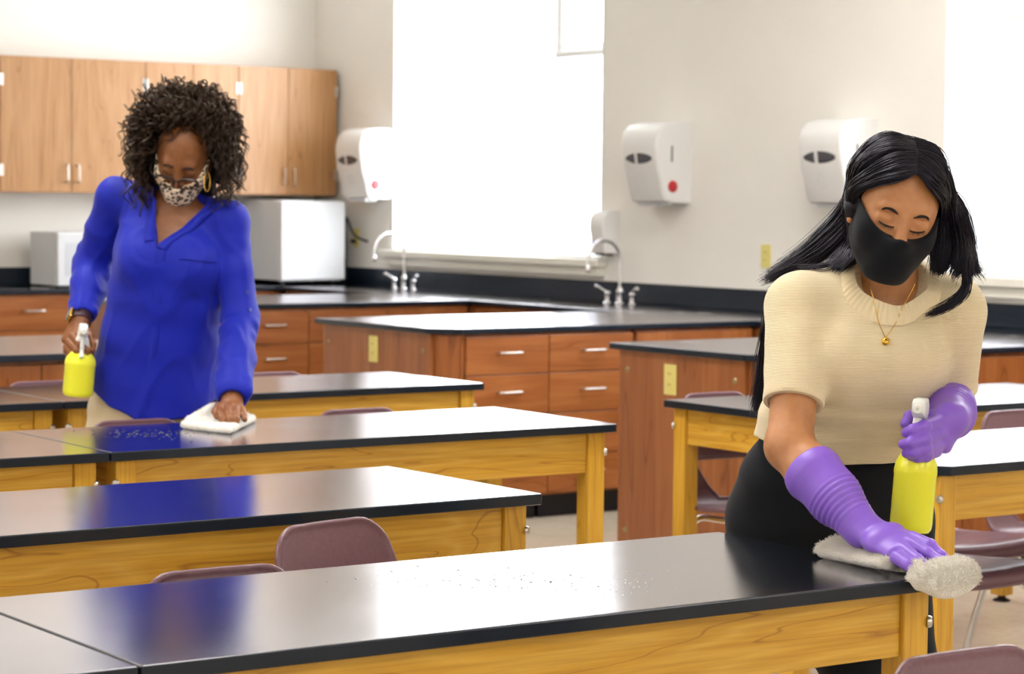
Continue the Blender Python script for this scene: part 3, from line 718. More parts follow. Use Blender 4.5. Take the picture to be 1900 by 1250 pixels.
# ================================================================== CHAIRS
def chair_shell_mesh():
    prof = spline([(-.215, .405), (-.205, .432), (-.17, .442), (-.05, .432), (.08, .424), (.15, .432), (.188, .47), (.205, .52), (.22, .60), (.238, .70), (.262, .787)], 90)
    seg = np.diff(prof, axis=0); sl = np.linalg.norm(seg, axis=1); S = np.concatenate([[0], np.cumsum(sl)]); Ltot = S[-1]
    pf = prof.astype(np.float32)
    wS = np.array([0, .08, .3, .40, .46, .52, .65, Ltot]); wW = np.array([.185, .2, .195, .18, .17, .168, .165, .138])
    def f(P):
        x = P[:, 0]; q = np.stack([P[:, 1]+.32*x*x*np.clip((P[:, 2]-.45)/.1, 0, 1)*1.6, P[:, 2]-.22*x*x*np.clip((.45-P[:, 2])/.03+1, 0, 1)], -1)
        d2 = np.full(len(P), 9., np.float32); s = np.zeros(len(P), np.float32)
        for i in range(len(seg)):
            a = pf[i]; e = seg[i].astype(np.float32); h = np.clip(((q-a)@e)/(sl[i]**2), 0, 1); dd = ((q-a-h[:, None]*e)**2).sum(1)
            m = dd < d2; d2[m] = dd[m]; s[m] = S[i]+h[m]*sl[i]
        d = np.sqrt(d2)
        # overshoot past the ends lengthens s
        for e_, (p0, dr) in ((0, (pf[0], (pf[0]-pf[1])/sl[0])), (1, (pf[-1], (pf[-1]-pf[-2])/sl[-1]))):
            o = (q-p0)@dr; m = o > 0
            s = np.where(m & (np.abs(s-(0 if e_ == 0 else Ltot)) < 1e-3), (-o if e_ == 0 else Ltot+o), s)
        hw = np.interp(s, wS, wW).astype(np.float32); r = .055
        qx = np.abs(x)-hw+r; qs = np.abs(s-Ltot/2)-Ltot/2+r
        sd = np.minimum(np.maximum(qx, qs), 0)+np.sqrt(np.maximum(qx, 0)**2+np.maximum(qs, 0)**2)-r
        # V shaped opening between seat and back
        t_ = (s-.425)/.115; hole = np.maximum(np.abs(x)-(.03+.075*np.clip(t_, 0, 1)), np.abs(s-.485)-.06)-.0
        sd = np.maximum(sd, -(hole-.012))
        perp = np.sqrt(np.maximum(d2, 0)); inside = np.maximum(perp-.0042, sd)
        rim = np.sqrt(sd*sd+perp*perp)-.0075
        return np.minimum(inside, rim)
    return sdf_mesh('shell', [fn(f, (-.22, -.24, .38), (.22, .30, .82), .004)], .0042)
def make_chair():
    t = thing('stacking_chair', 'x', 'chair', (0, 0, 0), 0, 'maroon shell chairs with chrome legs')
    link_mesh('shell', chair_shell_mesh(), M['chair'], t)
    for s in (-1, 1):
        obj('leg', tube(spline([(s*.15, -.13, .405), (s*.165, -.165, .39), (s*.178, -.19, .34), (s*.2, -.215, .1), (s*.205, -.22, .012)], 22), .0105, 10), M['chrome'], t)
        obj('leg', tube(spline([(s*.15, .10, .40), (s*.16, .135, .388), (s*.17, .165, .34), (s*.195, .235, .1), (s*.2, .245, .012)], 22), .0105, 10), M['chrome'], t)
        obj('seat_rail', tube([(s*.15, -.135, .404), (s*.15, .105, .399)], .0105, 10), M['chrome'], t)
        for y in (-.22, .245): obj('glide', lathe([(0, 0), (.014, 0), (.015, .006), (.012, .02), (0, .02)], 12, Matrix.Translation((s*(.205 if y < 0 else .2), y, 0))), M['blackrubber'], t)
    obj('cross_brace', tube([(-.15, -.02, .402), (.15, -.02, .402)], .009, 8), M['chrome'], t)
    return t
CH = [  # label, pixel of the back's top edge centre, y of the back, turn
 ('maroon chair with its whole back in view between the two front tables', 603, 3.93, .24),
 ('maroon chair mostly hidden behind the foreground table, only its top rim showing at the left', 400, 3.53, -.011),
 ('maroon chair showing just its rim behind the wiped table, right of the white cloth', 660, 5.985, -.01),
 ('maroon chair in front of the woman in blue, rim just above the table edge', 247, 5.985, -.01),
 ('maroon chair rim behind the farthest table, right of the blue sleeve', 498, 7.37, 0),
 ('maroon chair rim behind the left edge table near the island cabinet doors', 80, 7.37, 0),
 ('maroon chair tucked under the table left of the sweater woman, back against the peninsula', 1320, 5.94, -.013),
 ('maroon chair behind the clipped corner table, back rim above its top', 5.38, 5.0, 0),
 ('maroon chair with its seat just under the apron of the clipped corner table', 4.97, 5.13, 0),
 ('maroon chair at the bottom right corner, only its back rim showing', 1786, 2.335, -.02),
 ('maroon chair under the clipped corner table, seat edge just right of the white cloth', 4.60, 4.78, 0)]
chair0 = make_chair()
CT = .262*.97
for i, (lb, px_, y, a) in enumerate(CH):
    c = chair0 if i == 0 else copy_tree(chair0)
    x = px_ if px_ < 20 else float(on_y(px_, 800, y)[0])
    c.location = (x+CT*math.sin(a), y-CT*math.cos(a), 0); c.rotation_euler = (0, 0, a); c.scale = (.97, .97, .97); c['label'] = lb
# ================================================================== PEOPLE
def skin(name, c, warm):
    N = NT(name); b = N.b; x = N.n('ShaderNodeTexNoise', i_Scale=60.0, i_Detail=5.0); N.l(N.coord(), x.inputs['Vector'])
    l = lin(c); w_ = lin(warm); r = N.ramp(x.outputs[0], [(.3, w_), (.7, l)]); N.l(r.outputs[0], b.inputs['Base Color'])
    b.inputs['Roughness'].default_value = .48; b.inputs['Subsurface Weight'].default_value = .15; b.inputs['Subsurface Scale'].default_value = .006
    b.inputs['Subsurface Radius'].default_value = (1, .35, .2); y = N.n('ShaderNodeTexNoise', i_Scale=500.0); N.l(N.coord(), y.inputs['Vector']); N.bump(y.outputs[0], .08, .0006); return N.m
M['skin_tan'] = skin('tan_skin', (190, 134, 90), (178, 120, 78))
M['skin_brown'] = skin('brown_skin', (134, 84, 46), (122, 72, 38))
def hair_mat(name, c, rough, tint):
    N = NT(name); b = N.b; b.inputs['Base Color'].default_value = lin(c); b.inputs['Roughness'].default_value = rough; b.inputs['Specular IOR Level'].default_value = .5
    b.inputs['Specular Tint'].default_value = tint; return N.m
M['hair_black'] = hair_mat('black_hair', (13, 11, 17), .32, (.8, .75, 1, 1))
M['hair_brown'] = hair_mat('dark_brown_curls', (44, 27, 17), .5, (1, .85, .7, 1))
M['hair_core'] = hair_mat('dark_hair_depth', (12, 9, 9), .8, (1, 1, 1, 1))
M['hair_under'] = hair_mat('black_hair_depth', (9, 8, 12), .6, (.8, .75, 1, 1))
def cloth_mat(name, c, kind, rough=.8, sheen=.3, noise=.04):
    N = NT(name); b = N.b; b.inputs['Roughness'].default_value = rough; b.inputs['Sheen Weight'].default_value = sheen; b.inputs['Specular IOR Level'].default_value = .25
    l = lin(c); x = N.n('ShaderNodeTexNoise', i_Scale=9.0, i_Detail=3.0); N.l(N.coord(), x.inputs['Vector'])
    r = N.ramp(x.outputs[0], [(.3, tuple(v*(1-noise) for v in l[:3])+(1,)), (.7, tuple(min(1, v*(1+noise)) for v in l[:3])+(1,))]); N.l(r.outputs[0], b.inputs['Base Color'])
    if kind == 'knit':
        wv = N.n('ShaderNodeTexWave', wave_type='BANDS', bands_direction='Z', i_Scale=115.0, i_Distortion=.6, i_Detail=1.0); wv.inputs['Detail Scale'].default_value = 40
        N.l(N.coord(), wv.inputs['Vector']); N.bump(wv.outputs[0], .5, .0022)
    elif kind == 'terry':
        y = N.n('ShaderNodeTexNoise', i_Scale=420.0, i_Detail=3.0); N.l(N.coord(), y.inputs['Vector']); N.bump(y.outputs[0], .9, .004)
    elif kind == 'weave':
        y = N.n('ShaderNodeTexNoise', i_Scale=900.0, i_Detail=2.0); N.l(N.coord(), y.inputs['Vector']); N.bump(y.outputs[0], .15, .001)
    return N.m
M['sweater'] = cloth_mat('cream_knit', (230, 213, 178), 'knit')
M['rib'] = cloth_mat('cream_rib', (230, 213, 178), 'weave')
M['shirt'] = cloth_mat('blue_crepe', (5, 26, 160), 'weave', .6, .08)
M['black_cloth'] = cloth_mat('black_cloth', (7, 11, 20), 'weave', .85, .05)
M['beige_cloth'] = cloth_mat('beige_cotton', (196, 180, 150), 'weave')
M['terry'] = cloth_mat('white_terry', (250, 246, 238), 'terry', .95, .5, .03)
M['glove'] = plain('lavender_rubber', (132, 92, 206), .42, noise=.05, nscale=25, sss=.1)
M['dark_hairline'] = plain('dark_brow_hair', (34, 24, 20), .7)
M['shoe'] = plain('black_shoe', (18, 18, 20), .5)
M['lens'] = plain('spectacle_lens', (235, 225, 215), .05, trans=1.0, ior=1.05)
M['tortoise'] = plain('dark_spectacle_frame', (40, 26, 22), .3)
M['strap'] = plain('dark_plum_strap', (54, 26, 36), .55)
M['button'] = plain('blue_button', (22, 30, 140), .3)
def leopard():
    N = NT('leopard_print_cloth'); b = N.b; b.inputs['Roughness'].default_value = .8
    v = N.n('ShaderNodeTexVoronoi', i_Scale=72.0, feature='F1'); v.inputs['Randomness'].default_value = 1
    x = N.n('ShaderNodeTexNoise', i_Scale=90.0, i_Detail=2.0); co = N.coord((1, 1, 1.5)); N.l(co, x.inputs['Vector'])
    ad = N.n('ShaderNodeMixRGB', blend_type='ADD'); ad.inputs[0].default_value = .016; N.l(co, ad.inputs[1]); N.l(x.outputs['Color'], ad.inputs[2]); N.l(ad.outputs[0], v.inputs['Vector'])
    r = N.ramp(v.outputs['Distance'], [(.0, lin((120, 84, 58))), (.2, lin((112, 78, 54))), (.27, lin((26, 20, 22))), (.42, lin((26, 20, 22))), (.47, lin((232, 214, 190)))])
    N.l(r.outputs[0], b.inputs['Base Color']); return N.m
M['leopard'] = leopard()

def face_axes(pitch, yaw, roll):          # columns: her right, face forward, up
    B = np.stack([-VR, -VF, VU], 1); p, y, r = -math.radians(pitch), math.radians(yaw), math.radians(roll)
    Rx = np.array([[1, 0, 0], [0, math.cos(p), -math.sin(p)], [0, math.sin(p), math.cos(p)]])
    Rz = np.array([[math.cos(y), -math.sin(y), 0], [math.sin(y), math.cos(y), 0], [0, 0, 1]])
    Ry = np.array([[math.cos(r), 0, math.sin(r)], [0, 1, 0], [-math.sin(r), 0, math.cos(r)]])
    return B@Rz@Ry@Rx
def face_base():                          # smooth head without small features
    return [el((0, -.012, .025), (.0735, .093, .085), k=.01), el((0, .032, -.035), (.062, .056, .083), k=.03),
            rc((-.046, .005, -.062), (-.016, .064, -.099), .017, .016, .03), rc((.046, .005, -.062), (.016, .064, -.099), .017, .016, .03),
            el((0, .068, -.098), (.022, .018, .017), k=.02), el((-.036, .058, -.036), (.024, .022, .024), k=.02), el((.036, .058, -.036), (.024, .022, .024), k=.02)]
def head_prims():
    p = face_base()
    p += [rc((-.034, .072, .017), (.034, .072, .017), .0125, .0125, .015)]
    for s in (-1, 1): p.append(el((s*.032, .098, -.003), (.017, .014, .0095), k=.014, op='s'))
    p += [rc((0, .083, .008), (0, .101, -.03), .0075, .0115, .012), el((0, .104, -.034), (.0105, .010, .009), k=.008)]
    for s in (-1, 1):
        p.append(el((s*.0115, .094, -.037), (.0075, .009, .007), k=.006))
        p.append(el((s*.0315, .0735, -.004), (.0175, .0125, .0125), k=.005))          # lowered upper lid over the eye
        p.append(rc((s*.019, .0865, .0075), (s*.045, .080, .0065), .0022, .0022, .004, 's'))
        p.append(rc((s*.019, .083, -.0155), (s*.044, .0755, -.0135), .0035, .003, .006))  # lower lid
        p.append(el((s*.0755, -.008, -.018), (.008, .017, .030), k=.006)); p.append(el((s*.0805, -.006, -.016), (.005, .010, .019), k=.004, op='s'))
        p.append(el((s*.074, .001, -.043), (.006, .008, .009), k=.006))
    p += [rc((-.018, .082, -.066), (.018, .082, -.066), .0055, .0055, .006), rc((-.015, .081, -.076), (.015, .081, -.076), .0065, .0065, .005)]
    return p
def mask_prims(grow_by=.006, low=0.0):
    p = grow(face_base()+[rc((0, .083, .0), (0, .103, -.033), .009, .012, .02), el((0, .085, -.07), (.025, .018, .02), k=.02)], grow_by, .03)
    top = lambda P: P[:, 2]-(-.031-low+(.037+low)*np.clip(np.abs(P[:, 0])/.075, 0, 1)**2.3+.006*np.exp(-(P[:, 0]/.012)**2))
    side = lambda P: (.004+.02*np.clip((P[:, 2]+.06)/-.06, 0, 1))-P[:, 1]
    bot = lambda P: -.122-P[:, 2]
    return p+[inf(top, .004), inf(side, .006), inf(bot, .004)]
def grad(prims, P, e=.0015):
    P = np.asarray(P, np.float32); g = np.stack([evaluate(prims, P+np.eye(3, dtype=np.float32)[i]*e)-evaluate(prims, P-np.eye(3, dtype=np.float32)[i]*e) for i in range(3)], -1)
    return g/(np.linalg.norm(g, axis=1)[:, None]+1e-9)
def snap(P, prims, off, it=6):
    P = np.array(P, np.float32)
    for _ in range(it): P = P-grad(prims, P)*np.clip(evaluate(prims, P)-off, -.02, .02)[:, None]
    return P
def finger(pts, rs, k=.006): return chain(pts, rs, k)
def fingers_prims(F, r0=.0095, r1=.0078, k=.006, g=0.0):
    o = []
    for pts in F:
        n = len(pts); o += chain([at(*p) for p in pts], [r0+(r1-r0)*i/(n-1)+g for i in range(n)], k)
    return o
def part_sdf(name, prims, res, mat, parent, disp=None):
    return link_mesh(name, sdf_mesh(name, prims, res, disp), mat, parent)
def hem_cut(poly, k=.003, below=True):
    """keeps what lies above a hem line drawn through garment points (pixel polyline, extended along the view)"""
    q = np.array(poly, float)
    def f(P):
        d = P-CAM.astype(np.float32); z = d@VF.astype(np.float32); px = 950+FPX*(d@VR.astype(np.float32))/z; py = 625-FPX*(d@VU.astype(np.float32))/z
        v = (py-np.interp(px, q[:, 0], q[:, 1]))*z/FPX
        return (v if below else -v).astype(np.float32)
    return inf(f, k)

# ------------------------------------------------------------------ woman in the cream sweater
def woman_in_sweater():
    root = thing('person', 'woman in cream sweater and black mask wiping the front table in purple gloves', 'person', tuple(on_z(1600, 1690, 0)), 0)
    inv = Matrix.Translation(-root.location)
    def put(o): o.matrix_parent_inverse = inv; return o
    H = face_axes(23, 5, -12.5); O = at(1664, 381, 4.30)
    hp = local(head_prims(), O, H); L = lambda x, y, z: O+H@np.array([x, y, z])
    # joints
    shR, elR, wrR = at(1490, 572, 4.38), at(1464, 828, 4.26), at(1602, 982, 4.135)
    shL, elL, wrL = at(1762, 578, 4.40), at(1762, 748, 4.50), at(1762, 778, 4.27)
    hipc = at(1543, 960, 4.61)
    foR, foL = np.array([2.98+.13, 3.40, .0]), np.array([3.28, 3.30, .0])
    knR, knL = at(1604, 1240, 4.62), at(1668, 1240, 4.64)
    # glove fingers (pixel, pixel, distance)
    FR = [[(1693, 995, 4.09), (1726, 1011, 4.06), (1747, 1031, 4.04), (1758, 1046, 4.03)],
          [(1686, 1005, 4.07), (1722, 1026, 4.035), (1744, 1042, 4.015), (1757, 1055, 4.005)],
          [(1675, 1019, 4.05), (1703, 1038, 4.015), (1719, 1053, 3.995), (1728, 1066, 3.985)],
          [(1664, 1034, 4.03), (1685, 1047, 4.005), (1698, 1058, 3.995)],
          [(1626, 985, 4.14), (1658, 984, 4.15), (1690, 996, 4.145)]]
    FL = [[(1742, 782, 4.235), (1716, 790, 4.19), (1694, 797, 4.185), (1682, 802, 4.20)],
          [(1745, 803, 4.235), (1715, 814, 4.185), (1690, 821, 4.18), (1676, 824, 4.195)],
          [(1743, 823, 4.24), (1716, 833, 4.19), (1695, 838, 4.185), (1682, 841, 4.20)],
          [(1738, 838, 4.245), (1717, 845, 4.20), (1702, 847, 4.195), (1692, 848, 4.205)],
          [(1745, 772, 4.27), (1712, 768, 4.265), (1688, 772, 4.255), (1680, 786, 4.25)]]
    palmR = lambda g=0: [ec(wrR, at(1640, 997, 4.10), .029+g, .022+g, .040+g, .018+g, at(1690, 992, 4.10)-at(1664, 1036, 4.03), .012), ec(at(1640, 997, 4.10), at(1674, 1016, 4.062), .040+g, .018+g, .037+g, .0125+g, at(1690, 992, 4.10)-at(1664, 1036, 4.03), .012)]
    palmL = lambda g=0: [ec(wrL, at(1742, 808, 4.25), .030+g, .024+g, .040+g, .020+g, VU, .012)]
    # body: one continuous figure
    b = list(hp)
    b += [rc(L(0, -.028, -.05), at(1650, 545, 4.40), .050, .054, .02)]
    ts = [(at(1645, 545, 4.41), .06, .05), (at(1628, 600, 4.42), .13, .075), (at(1608, 680, 4.44), .125, .085), (at(1575, 780, 4.50), .12, .08), (at(1545, 900, 4.58), .15, .095), (hipc, .165, .10)]
    b += loft(ts, VR, .03)
    b += [rc(at(1628, 575, 4.41), shR, .045, .046, .02), rc(at(1640, 575, 4.41), shL, .045, .046, .02)]
    b += chain([shR, (shR+elR)/2, elR, elR+(wrR-elR)*.3, wrR], [.045, .0425, .0405, .0425, .0265], .02)
    b += chain([shL, (shL+elL)/2, elL, elL+(wrL-elL)*.35, wrL], [.045, .042, .0385, .040, .0265], .02)
    b += palmR(-.003)+palmL(-.003)+fingers_prims(FR, .0082, .0066)+fingers_prims(FL, .0082, .0066)
    for kn, fo, hx in ((knR, foR, -.08), (knL, foL, .085)):
        b += chain([hipc+VR*hx, kn, fo+np.array([0, 0, .09])], [.085, .055, .036], .03)
        b += [rc(fo+np.array([0, 0, .05]), fo+np.array([-.09, -.12, .035]), .036, .028, .02)]
    put(part_sdf('body', b, .0028, M['skin_tan'], root))
    # sweater
    s = loft([(at(1652, 530, 4.385), .075, .06), (at(1640, 560, 4.40), .115, .078), (at(1626, 610, 4.41), .145, .095), (at(1606, 680, 4.43), .145, .112), (at(1588, 735, 4.46), .146, .108),
              (at(1566, 790, 4.50), .155, .11), (at(1553, 850, 4.54), .160, .115), (at(1548, 900, 4.56), .162, .118)], VR, .03)
    s += [el(at(1562, 668, 4.345), (.072, .062, .068), k=.045), el(at(1676, 672, 4.345), (.072, .062, .068), k=.045)]
    s += [rc(at(1620, 560, 4.41), shR, .062, .062, .03), rc(at(1660, 560, 4.41), shL, .062, .062, .03)]
    slv = shR+(elR-shR)*.66; sll = shL+(elL-shL)*.80
    sleeves = [rc(shR, slv, .066, .0535, .018), rc(shL, sll, .064, .050, .018)]
    body_cut = [hem_cut([(1380, 800), (1430, 822), (1490, 850), (1544, 863), (1640, 862), (1695, 856), (1760, 838)])]
    folds = [rc(at(1486, 758, 4.366), at(1716, 772, 4.362), .021, .019, .010), rc(at(1505, 812, 4.400), at(1708, 812, 4.383), .018, .016, .010)]
    neck = [el(at(1659, 500, 4.325), (.070, .070, .075), np.stack([VR, VF, VU], 1), .004, 's')]
    def fold_disp(P):
        cr = np.maximum(0, 1-3.2*np.abs(vnoise(P*np.array([.8, .8, 1.3], np.float32), 19, 31)))
        return -.0022*cr+.0016*vnoise(P, 26, 3)+.0022*np.maximum(0, vnoise(P*np.array([.5, .5, 1.6], np.float32), 34, 5))-.001
    # sleeves are cut square to the arm by their own hem planes
    arm_cut = []
    for base, tip in ((shR, slv), (shL, sll)):
        ax = ((tip-base)/np.linalg.norm(tip-base)).astype(np.float32); e = tip.astype(np.float32)
        arm_cut.append(plane_cut(tip+ax*.006, ax, .10))
    put(part_sdf('sweater', s+folds+body_cut+sleeves+[rc(at(1541, 588, 4.325), at(1517, 705, 4.33), .004, .009, .012, 's'), rc(at(1722, 640, 4.30), at(1752, 600, 4.33), .004, .006, .012, 's')]+arm_cut+neck, .0034, M['sweater'], root, fold_disp))
    sweater_solid = s+sleeves
    # ribbed neckline, sleeve cuffs and hem band
    nc = at(1659, 508, 4.335); NA = np.linspace(0, 2*PI, 181); rows = []
    for kk, rr in enumerate((.069, .077, .085, .093)):
        pts = np.array([nc+rr*(math.cos(a)*VR-math.sin(a)*VF)-VU*(.034*math.sin(a)+.012+(rr-.069)*.9) for a in NA])
        off = np.array([.0045+(.0016 if (j % 4) < 2 else 0) for j in range(181)]) if 0 < kk < 3 else np.full(181, .001)
        pts = snap(pts, s, .0, 12); n_ = grad(s, pts); rows.append(pts+n_*off[:, None])
    bm_ = bmesh.new(); VV = [[bm_.verts.new(p) for p in r_[:-1]] for r_ in rows]
    for i in range(3):
        for j in range(180): bm_.faces.new((VV[i][j], VV[i][(j+1) % 180], VV[i+1][(j+1) % 180], VV[i+1][j])).smooth = True
    put(obj('neck_rib', bm_, M['rib'], root))
    for base, tip, r_ in ((shR, slv, .0525), (shL, sll, .0492)):
        ax = (tip-base)/np.linalg.norm(tip-base); bm_ = bmesh.new(); s1 = np.cross(ax, VF); s1 /= np.linalg.norm(s1); s2 = np.cross(ax, s1)
        for d_ in np.linspace(-.012, .028, 2): pass
        prof = [(r_-.004, -.030), (r_+.0022, -.029), (r_+.0025, .006), (r_+.0005, .0095), (r_-.006, .0095)]
        mt = Matrix(((s1[0], s2[0], ax[0], tip[0]), (s1[1], s2[1], ax[1], tip[1]), (s1[2], s2[2], ax[2], tip[2]), (0, 0, 0, 1)))
        rings = []
        for (rr, zz) in prof: rings.append([bm_.verts.new(mt @ Vector(((rr+(.0009 if j % 2 else 0))*math.cos(a), (rr+(.0009 if j % 2 else 0))*math.sin(a), zz))) for j, a in enumerate(np.linspace(0, 2*PI, 96, endpoint=False))])
        for i in range(len(rings)-1):
            for j in range(96): bm_.faces.new((rings[i][j], rings[i][(j+1) % 96], rings[i+1][(j+1) % 96], rings[i+1][j])).smooth = True
        put(obj('sleeve_rib', bm_, M['rib'], root))
    # trousers
    tp = loft([(at(1556, 845, 4.54), .150, .106), (at(1548, 890, 4.57), .175, .118), (at(1540, 960, 4.61), .194, .125), (at(1537, 1040, 4.62), .192, .122)], VR, .03)
    for kn, fo, hx in ((knR, foR, -.09), (knL, foL, .085)):
        tp += chain([at(1545, 1040, 4.62)+VR*hx, kn, fo+np.array([0, 0, .12])], [.105, .068, .06], .03)
    put(part_sdf('trousers', tp, .005, M['black_cloth'], root, lambda P: .002*vnoise(P, 22, 9)))
    for fo in (foR, foL):
        sh = [rc(fo+np.array([.01, .02, .05]), fo+np.array([-.1, -.135, .034]), .045, .033, .02), fn(lambda P: -P[:, 2]+.001, -BIG, BIG, .002, 'i')]
        put(part_sdf('shoe', sh, .005, M['shoe'], root))
    # gloves with five fingers each
    cuffR = elR+(wrR-elR)*.36
    g = chain([cuffR, elR+(wrR-elR)*.62, wrR], [.054, .044, .0335], .02)+palmR(.001)+fingers_prims(FR, .0108, .0088, .005)
    ax = (wrR-elR)/np.linalg.norm(wrR-elR)
    def gl_disp(c, ax, lo, hi):
        ax = ax.astype(np.float32); c = c.astype(np.float32)
        def f(P):
            z = (P-c)@ax; w_ = np.clip((z-lo)/.015, 0, 1)*np.clip((hi-z)/.015, 0, 1)
            return (w_*.0011*np.sin(z*620)+.0014*vnoise(P, 75, 4)).astype(np.float32)
        return f
    g += [rc(cuffR-ax*.12, cuffR-ax*.0565, .056, .0560, .002, 's'), rc(elR-ax*.02, cuffR+ax*.03, .0425, .0435, .003, 's')]
    put(part_sdf('rubber_glove', g, .0022, M['glove'], root, gl_disp(elR, ax, .12, .20)))
    cuffL = elL+(wrL-elL)*.30; ax = (wrL-elL)/np.linalg.norm(wrL-elL)
    g = chain([cuffL, elL+(wrL-elL)*.65, wrL], [.050, .043, .034], .02)+palmL(.001)+fingers_prims(FL, .0108, .0092, .005)
    g += [rc(cuffL-ax*.12, cuffL-ax*.0515, .05, .0505, .002, 's'), rc(elL-ax*.02, cuffL+ax*.03, .0425, .0445, .003, 's')]
    put(part_sdf('rubber_glove', g, .0022, M['glove'], root, gl_disp(elL, ax, .12, .19)))
    # mask, ear loops
    mk = put(part_sdf('face_mask', local(mask_prims(), O, H), .0024, M['black_cloth'], root))
    for sgn in (-1, 1):
        lp = [L(sgn*.066, .016, -.012), L(sgn*.080, -.004, .004), L(sgn*.083, -.022, -.008), L(sgn*.080, -.024, -.03), L(sgn*.072, .0, -.056), L(sgn*.062, .016, -.064)]
        o = obj('ear_loop', tube(spline(lp, 24), .0022, 8), M['black_cloth'], mk)
    # brows and lashes
    for sgn in (-1, 1):
        br = np.array([L(sgn*(.016+.034*t_), .095, .0115+.0075*math.sin(PI*min(1, t_*1.15)*.8)-.005*t_*t_) for t_ in np.linspace(0, 1, 26)])
        br = snap(br, hp, .0002); P, R_ = [], []
        for j in range(330):
            t_ = rng.random(); i = min(int(t_*24), 23); th = .0030*min(1, .45+2.2*t_)*(1.02-t_)**.6
            p = br[i]+(br[i+1]-br[i])*rng.random()+H[:, 2]*np.clip(rng.normal()*.55, -1, 1)*th
            d = H[:, 0]*sgn*.0062+H[:, 2]*(.0022-.0042*t_); q = snap(np.array([p, p+d*.5, p+d]), hp, .0005, 3); P.append(q); R_.append([.00048, .0004, .0001])
        put(link_mesh('eyebrow', strand_mesh('eyebrow', np.array(P), np.array(R_)), M['dark_hairline'], root))
        ls = np.array([L(sgn*(.0165+.031*t_), .092, -.0118-.0030*math.sin(PI*t_)) for t_ in np.linspace(0, 1, 20)]); ls = snap(ls, hp, .0003)
        bm_ = tube(ls, [.0008+.0011*math.sin(PI*q_) for q_ in np.linspace(.1, .95, 20)], 6)
        for t_ in np.linspace(.1, 1, 15):
            p = ls[int(t_*19)]; d = H[:, 1]*.006-H[:, 2]*.0045+H[:, 0]*sgn*.004*(t_-.3); add_tube(bm_, [p, p+d*.6, p+d], [.0004, .0003, .0001], 4)
        put(obj('eyelashes', bm_, M['dark_hairline'], root))
    # necklace
    c1 = [at(1612, 520, 4.30), at(1622, 560, 4.31), at(1632, 592, 4.29), at(1645, 618, 4.27)]; c2 = [at(1645, 618, 4.27), at(1668, 585, 4.28), at(1688, 552, 4.30), at(1700, 525, 4.31)]
    ch = snap(np.concatenate([spline(c1, 50), spline(c2, 50)[1:]]), sweater_solid, 0, 12); ch += grad(sweater_solid, ch)*np.maximum(.0032, np.abs(np.arange(99)-49)/49*.0115)[:, None]
    nb_ = put(obj('necklace', tube(ch, .0007, 5), M['gold'], root))
    pc = ch[49]+(-VU*.008); n_ = grad(sweater_solid, pc[None])[0]; pc = snap(pc[None], sweater_solid, .003)[0]
    o = obj('pendant', lathe([(0, 0), (.0072, 0), (.0078, .0012), (.0066, .0022), (.0045, .0016), (.002, .003), (0, .003)], 20, frame_to(pc, n_)), M['gold'], nb_)
    # long straight hair: a dark mass under individual strands, parted in the middle
    hl = local([el((0, -.016, .0265), (.0765, .094, .0870), k=.02)], O, H)
    facecut = local([el((0, .092, -.015), (.064, .085, .095), k=.012, op='s'), el((0, .05, -.13), (.06, .10, .08), k=.012, op='s')], O, H)
    left = chain([L(.050, -.04, .02), at(1578, 410, 4.43), at(1532, 458, 4.455), at(1484, 497, 4.48), at(1446, 530, 4.49)], [.026, .022, .015, .008, .003], .03)
    left += chain([at(1480, 500, 4.46), at(1432, 590, 4.50), at(1415, 690, 4.52), at(1402, 760, 4.53)], [.012, .012, .009, .004], .02)
    left += chain([L(.075, .0, -.02), at(1588, 455, 4.36), at(1580, 486, 4.35)], [.016, .014, .006], .02)
    right = chain([L(-.054, -.035, .03), L(-.074, -.025, -.02), at(1772, 445, 4.33), at(1774, 485, 4.31)], [.030, .024, .020, .012], .03)
    right += chain([L(-.07, -.02, -.03), at(1748, 460, 4.345), at(1742, 492, 4.335)], [.02, .020, .012], .02)
    hair = put(part_sdf('hair', hl+facecut+left+right, .003, M['hair_under'], root))
    skull = grow(hp, 0.0)
    def strands(guides_a, guides_b, n, spread, K=26):
        A = spline(guides_a, K); Bq = spline(guides_b, K); P = np.zeros((n, K, 3)); R_ = np.zeros((n, K)); t_ = np.linspace(0, 1, K)
        for i in range(n):
            v = rng.random(); p = A*(1-v)+Bq*v; j = rng.normal(size=3)*spread; j2 = rng.normal(size=3)*spread*.6
            cut = 1-.12*rng.random(); tt = t_*cut
            p = np.stack([np.interp(tt, t_, p[:, c]) for c in range(3)], -1)
            P[i] = p+j*(.25+t_[:, None]*.9)+j2*np.sin(t_*PI*2)[:, None]; R_[i] = .00085*(1-.75*t_**3)
        return P, R_
    def gl(*p): return [q if len(q) == 3 and not isinstance(q, tuple) else (L(*q[1:]) if q[0] == 'L' else at(*q)) for q in p]
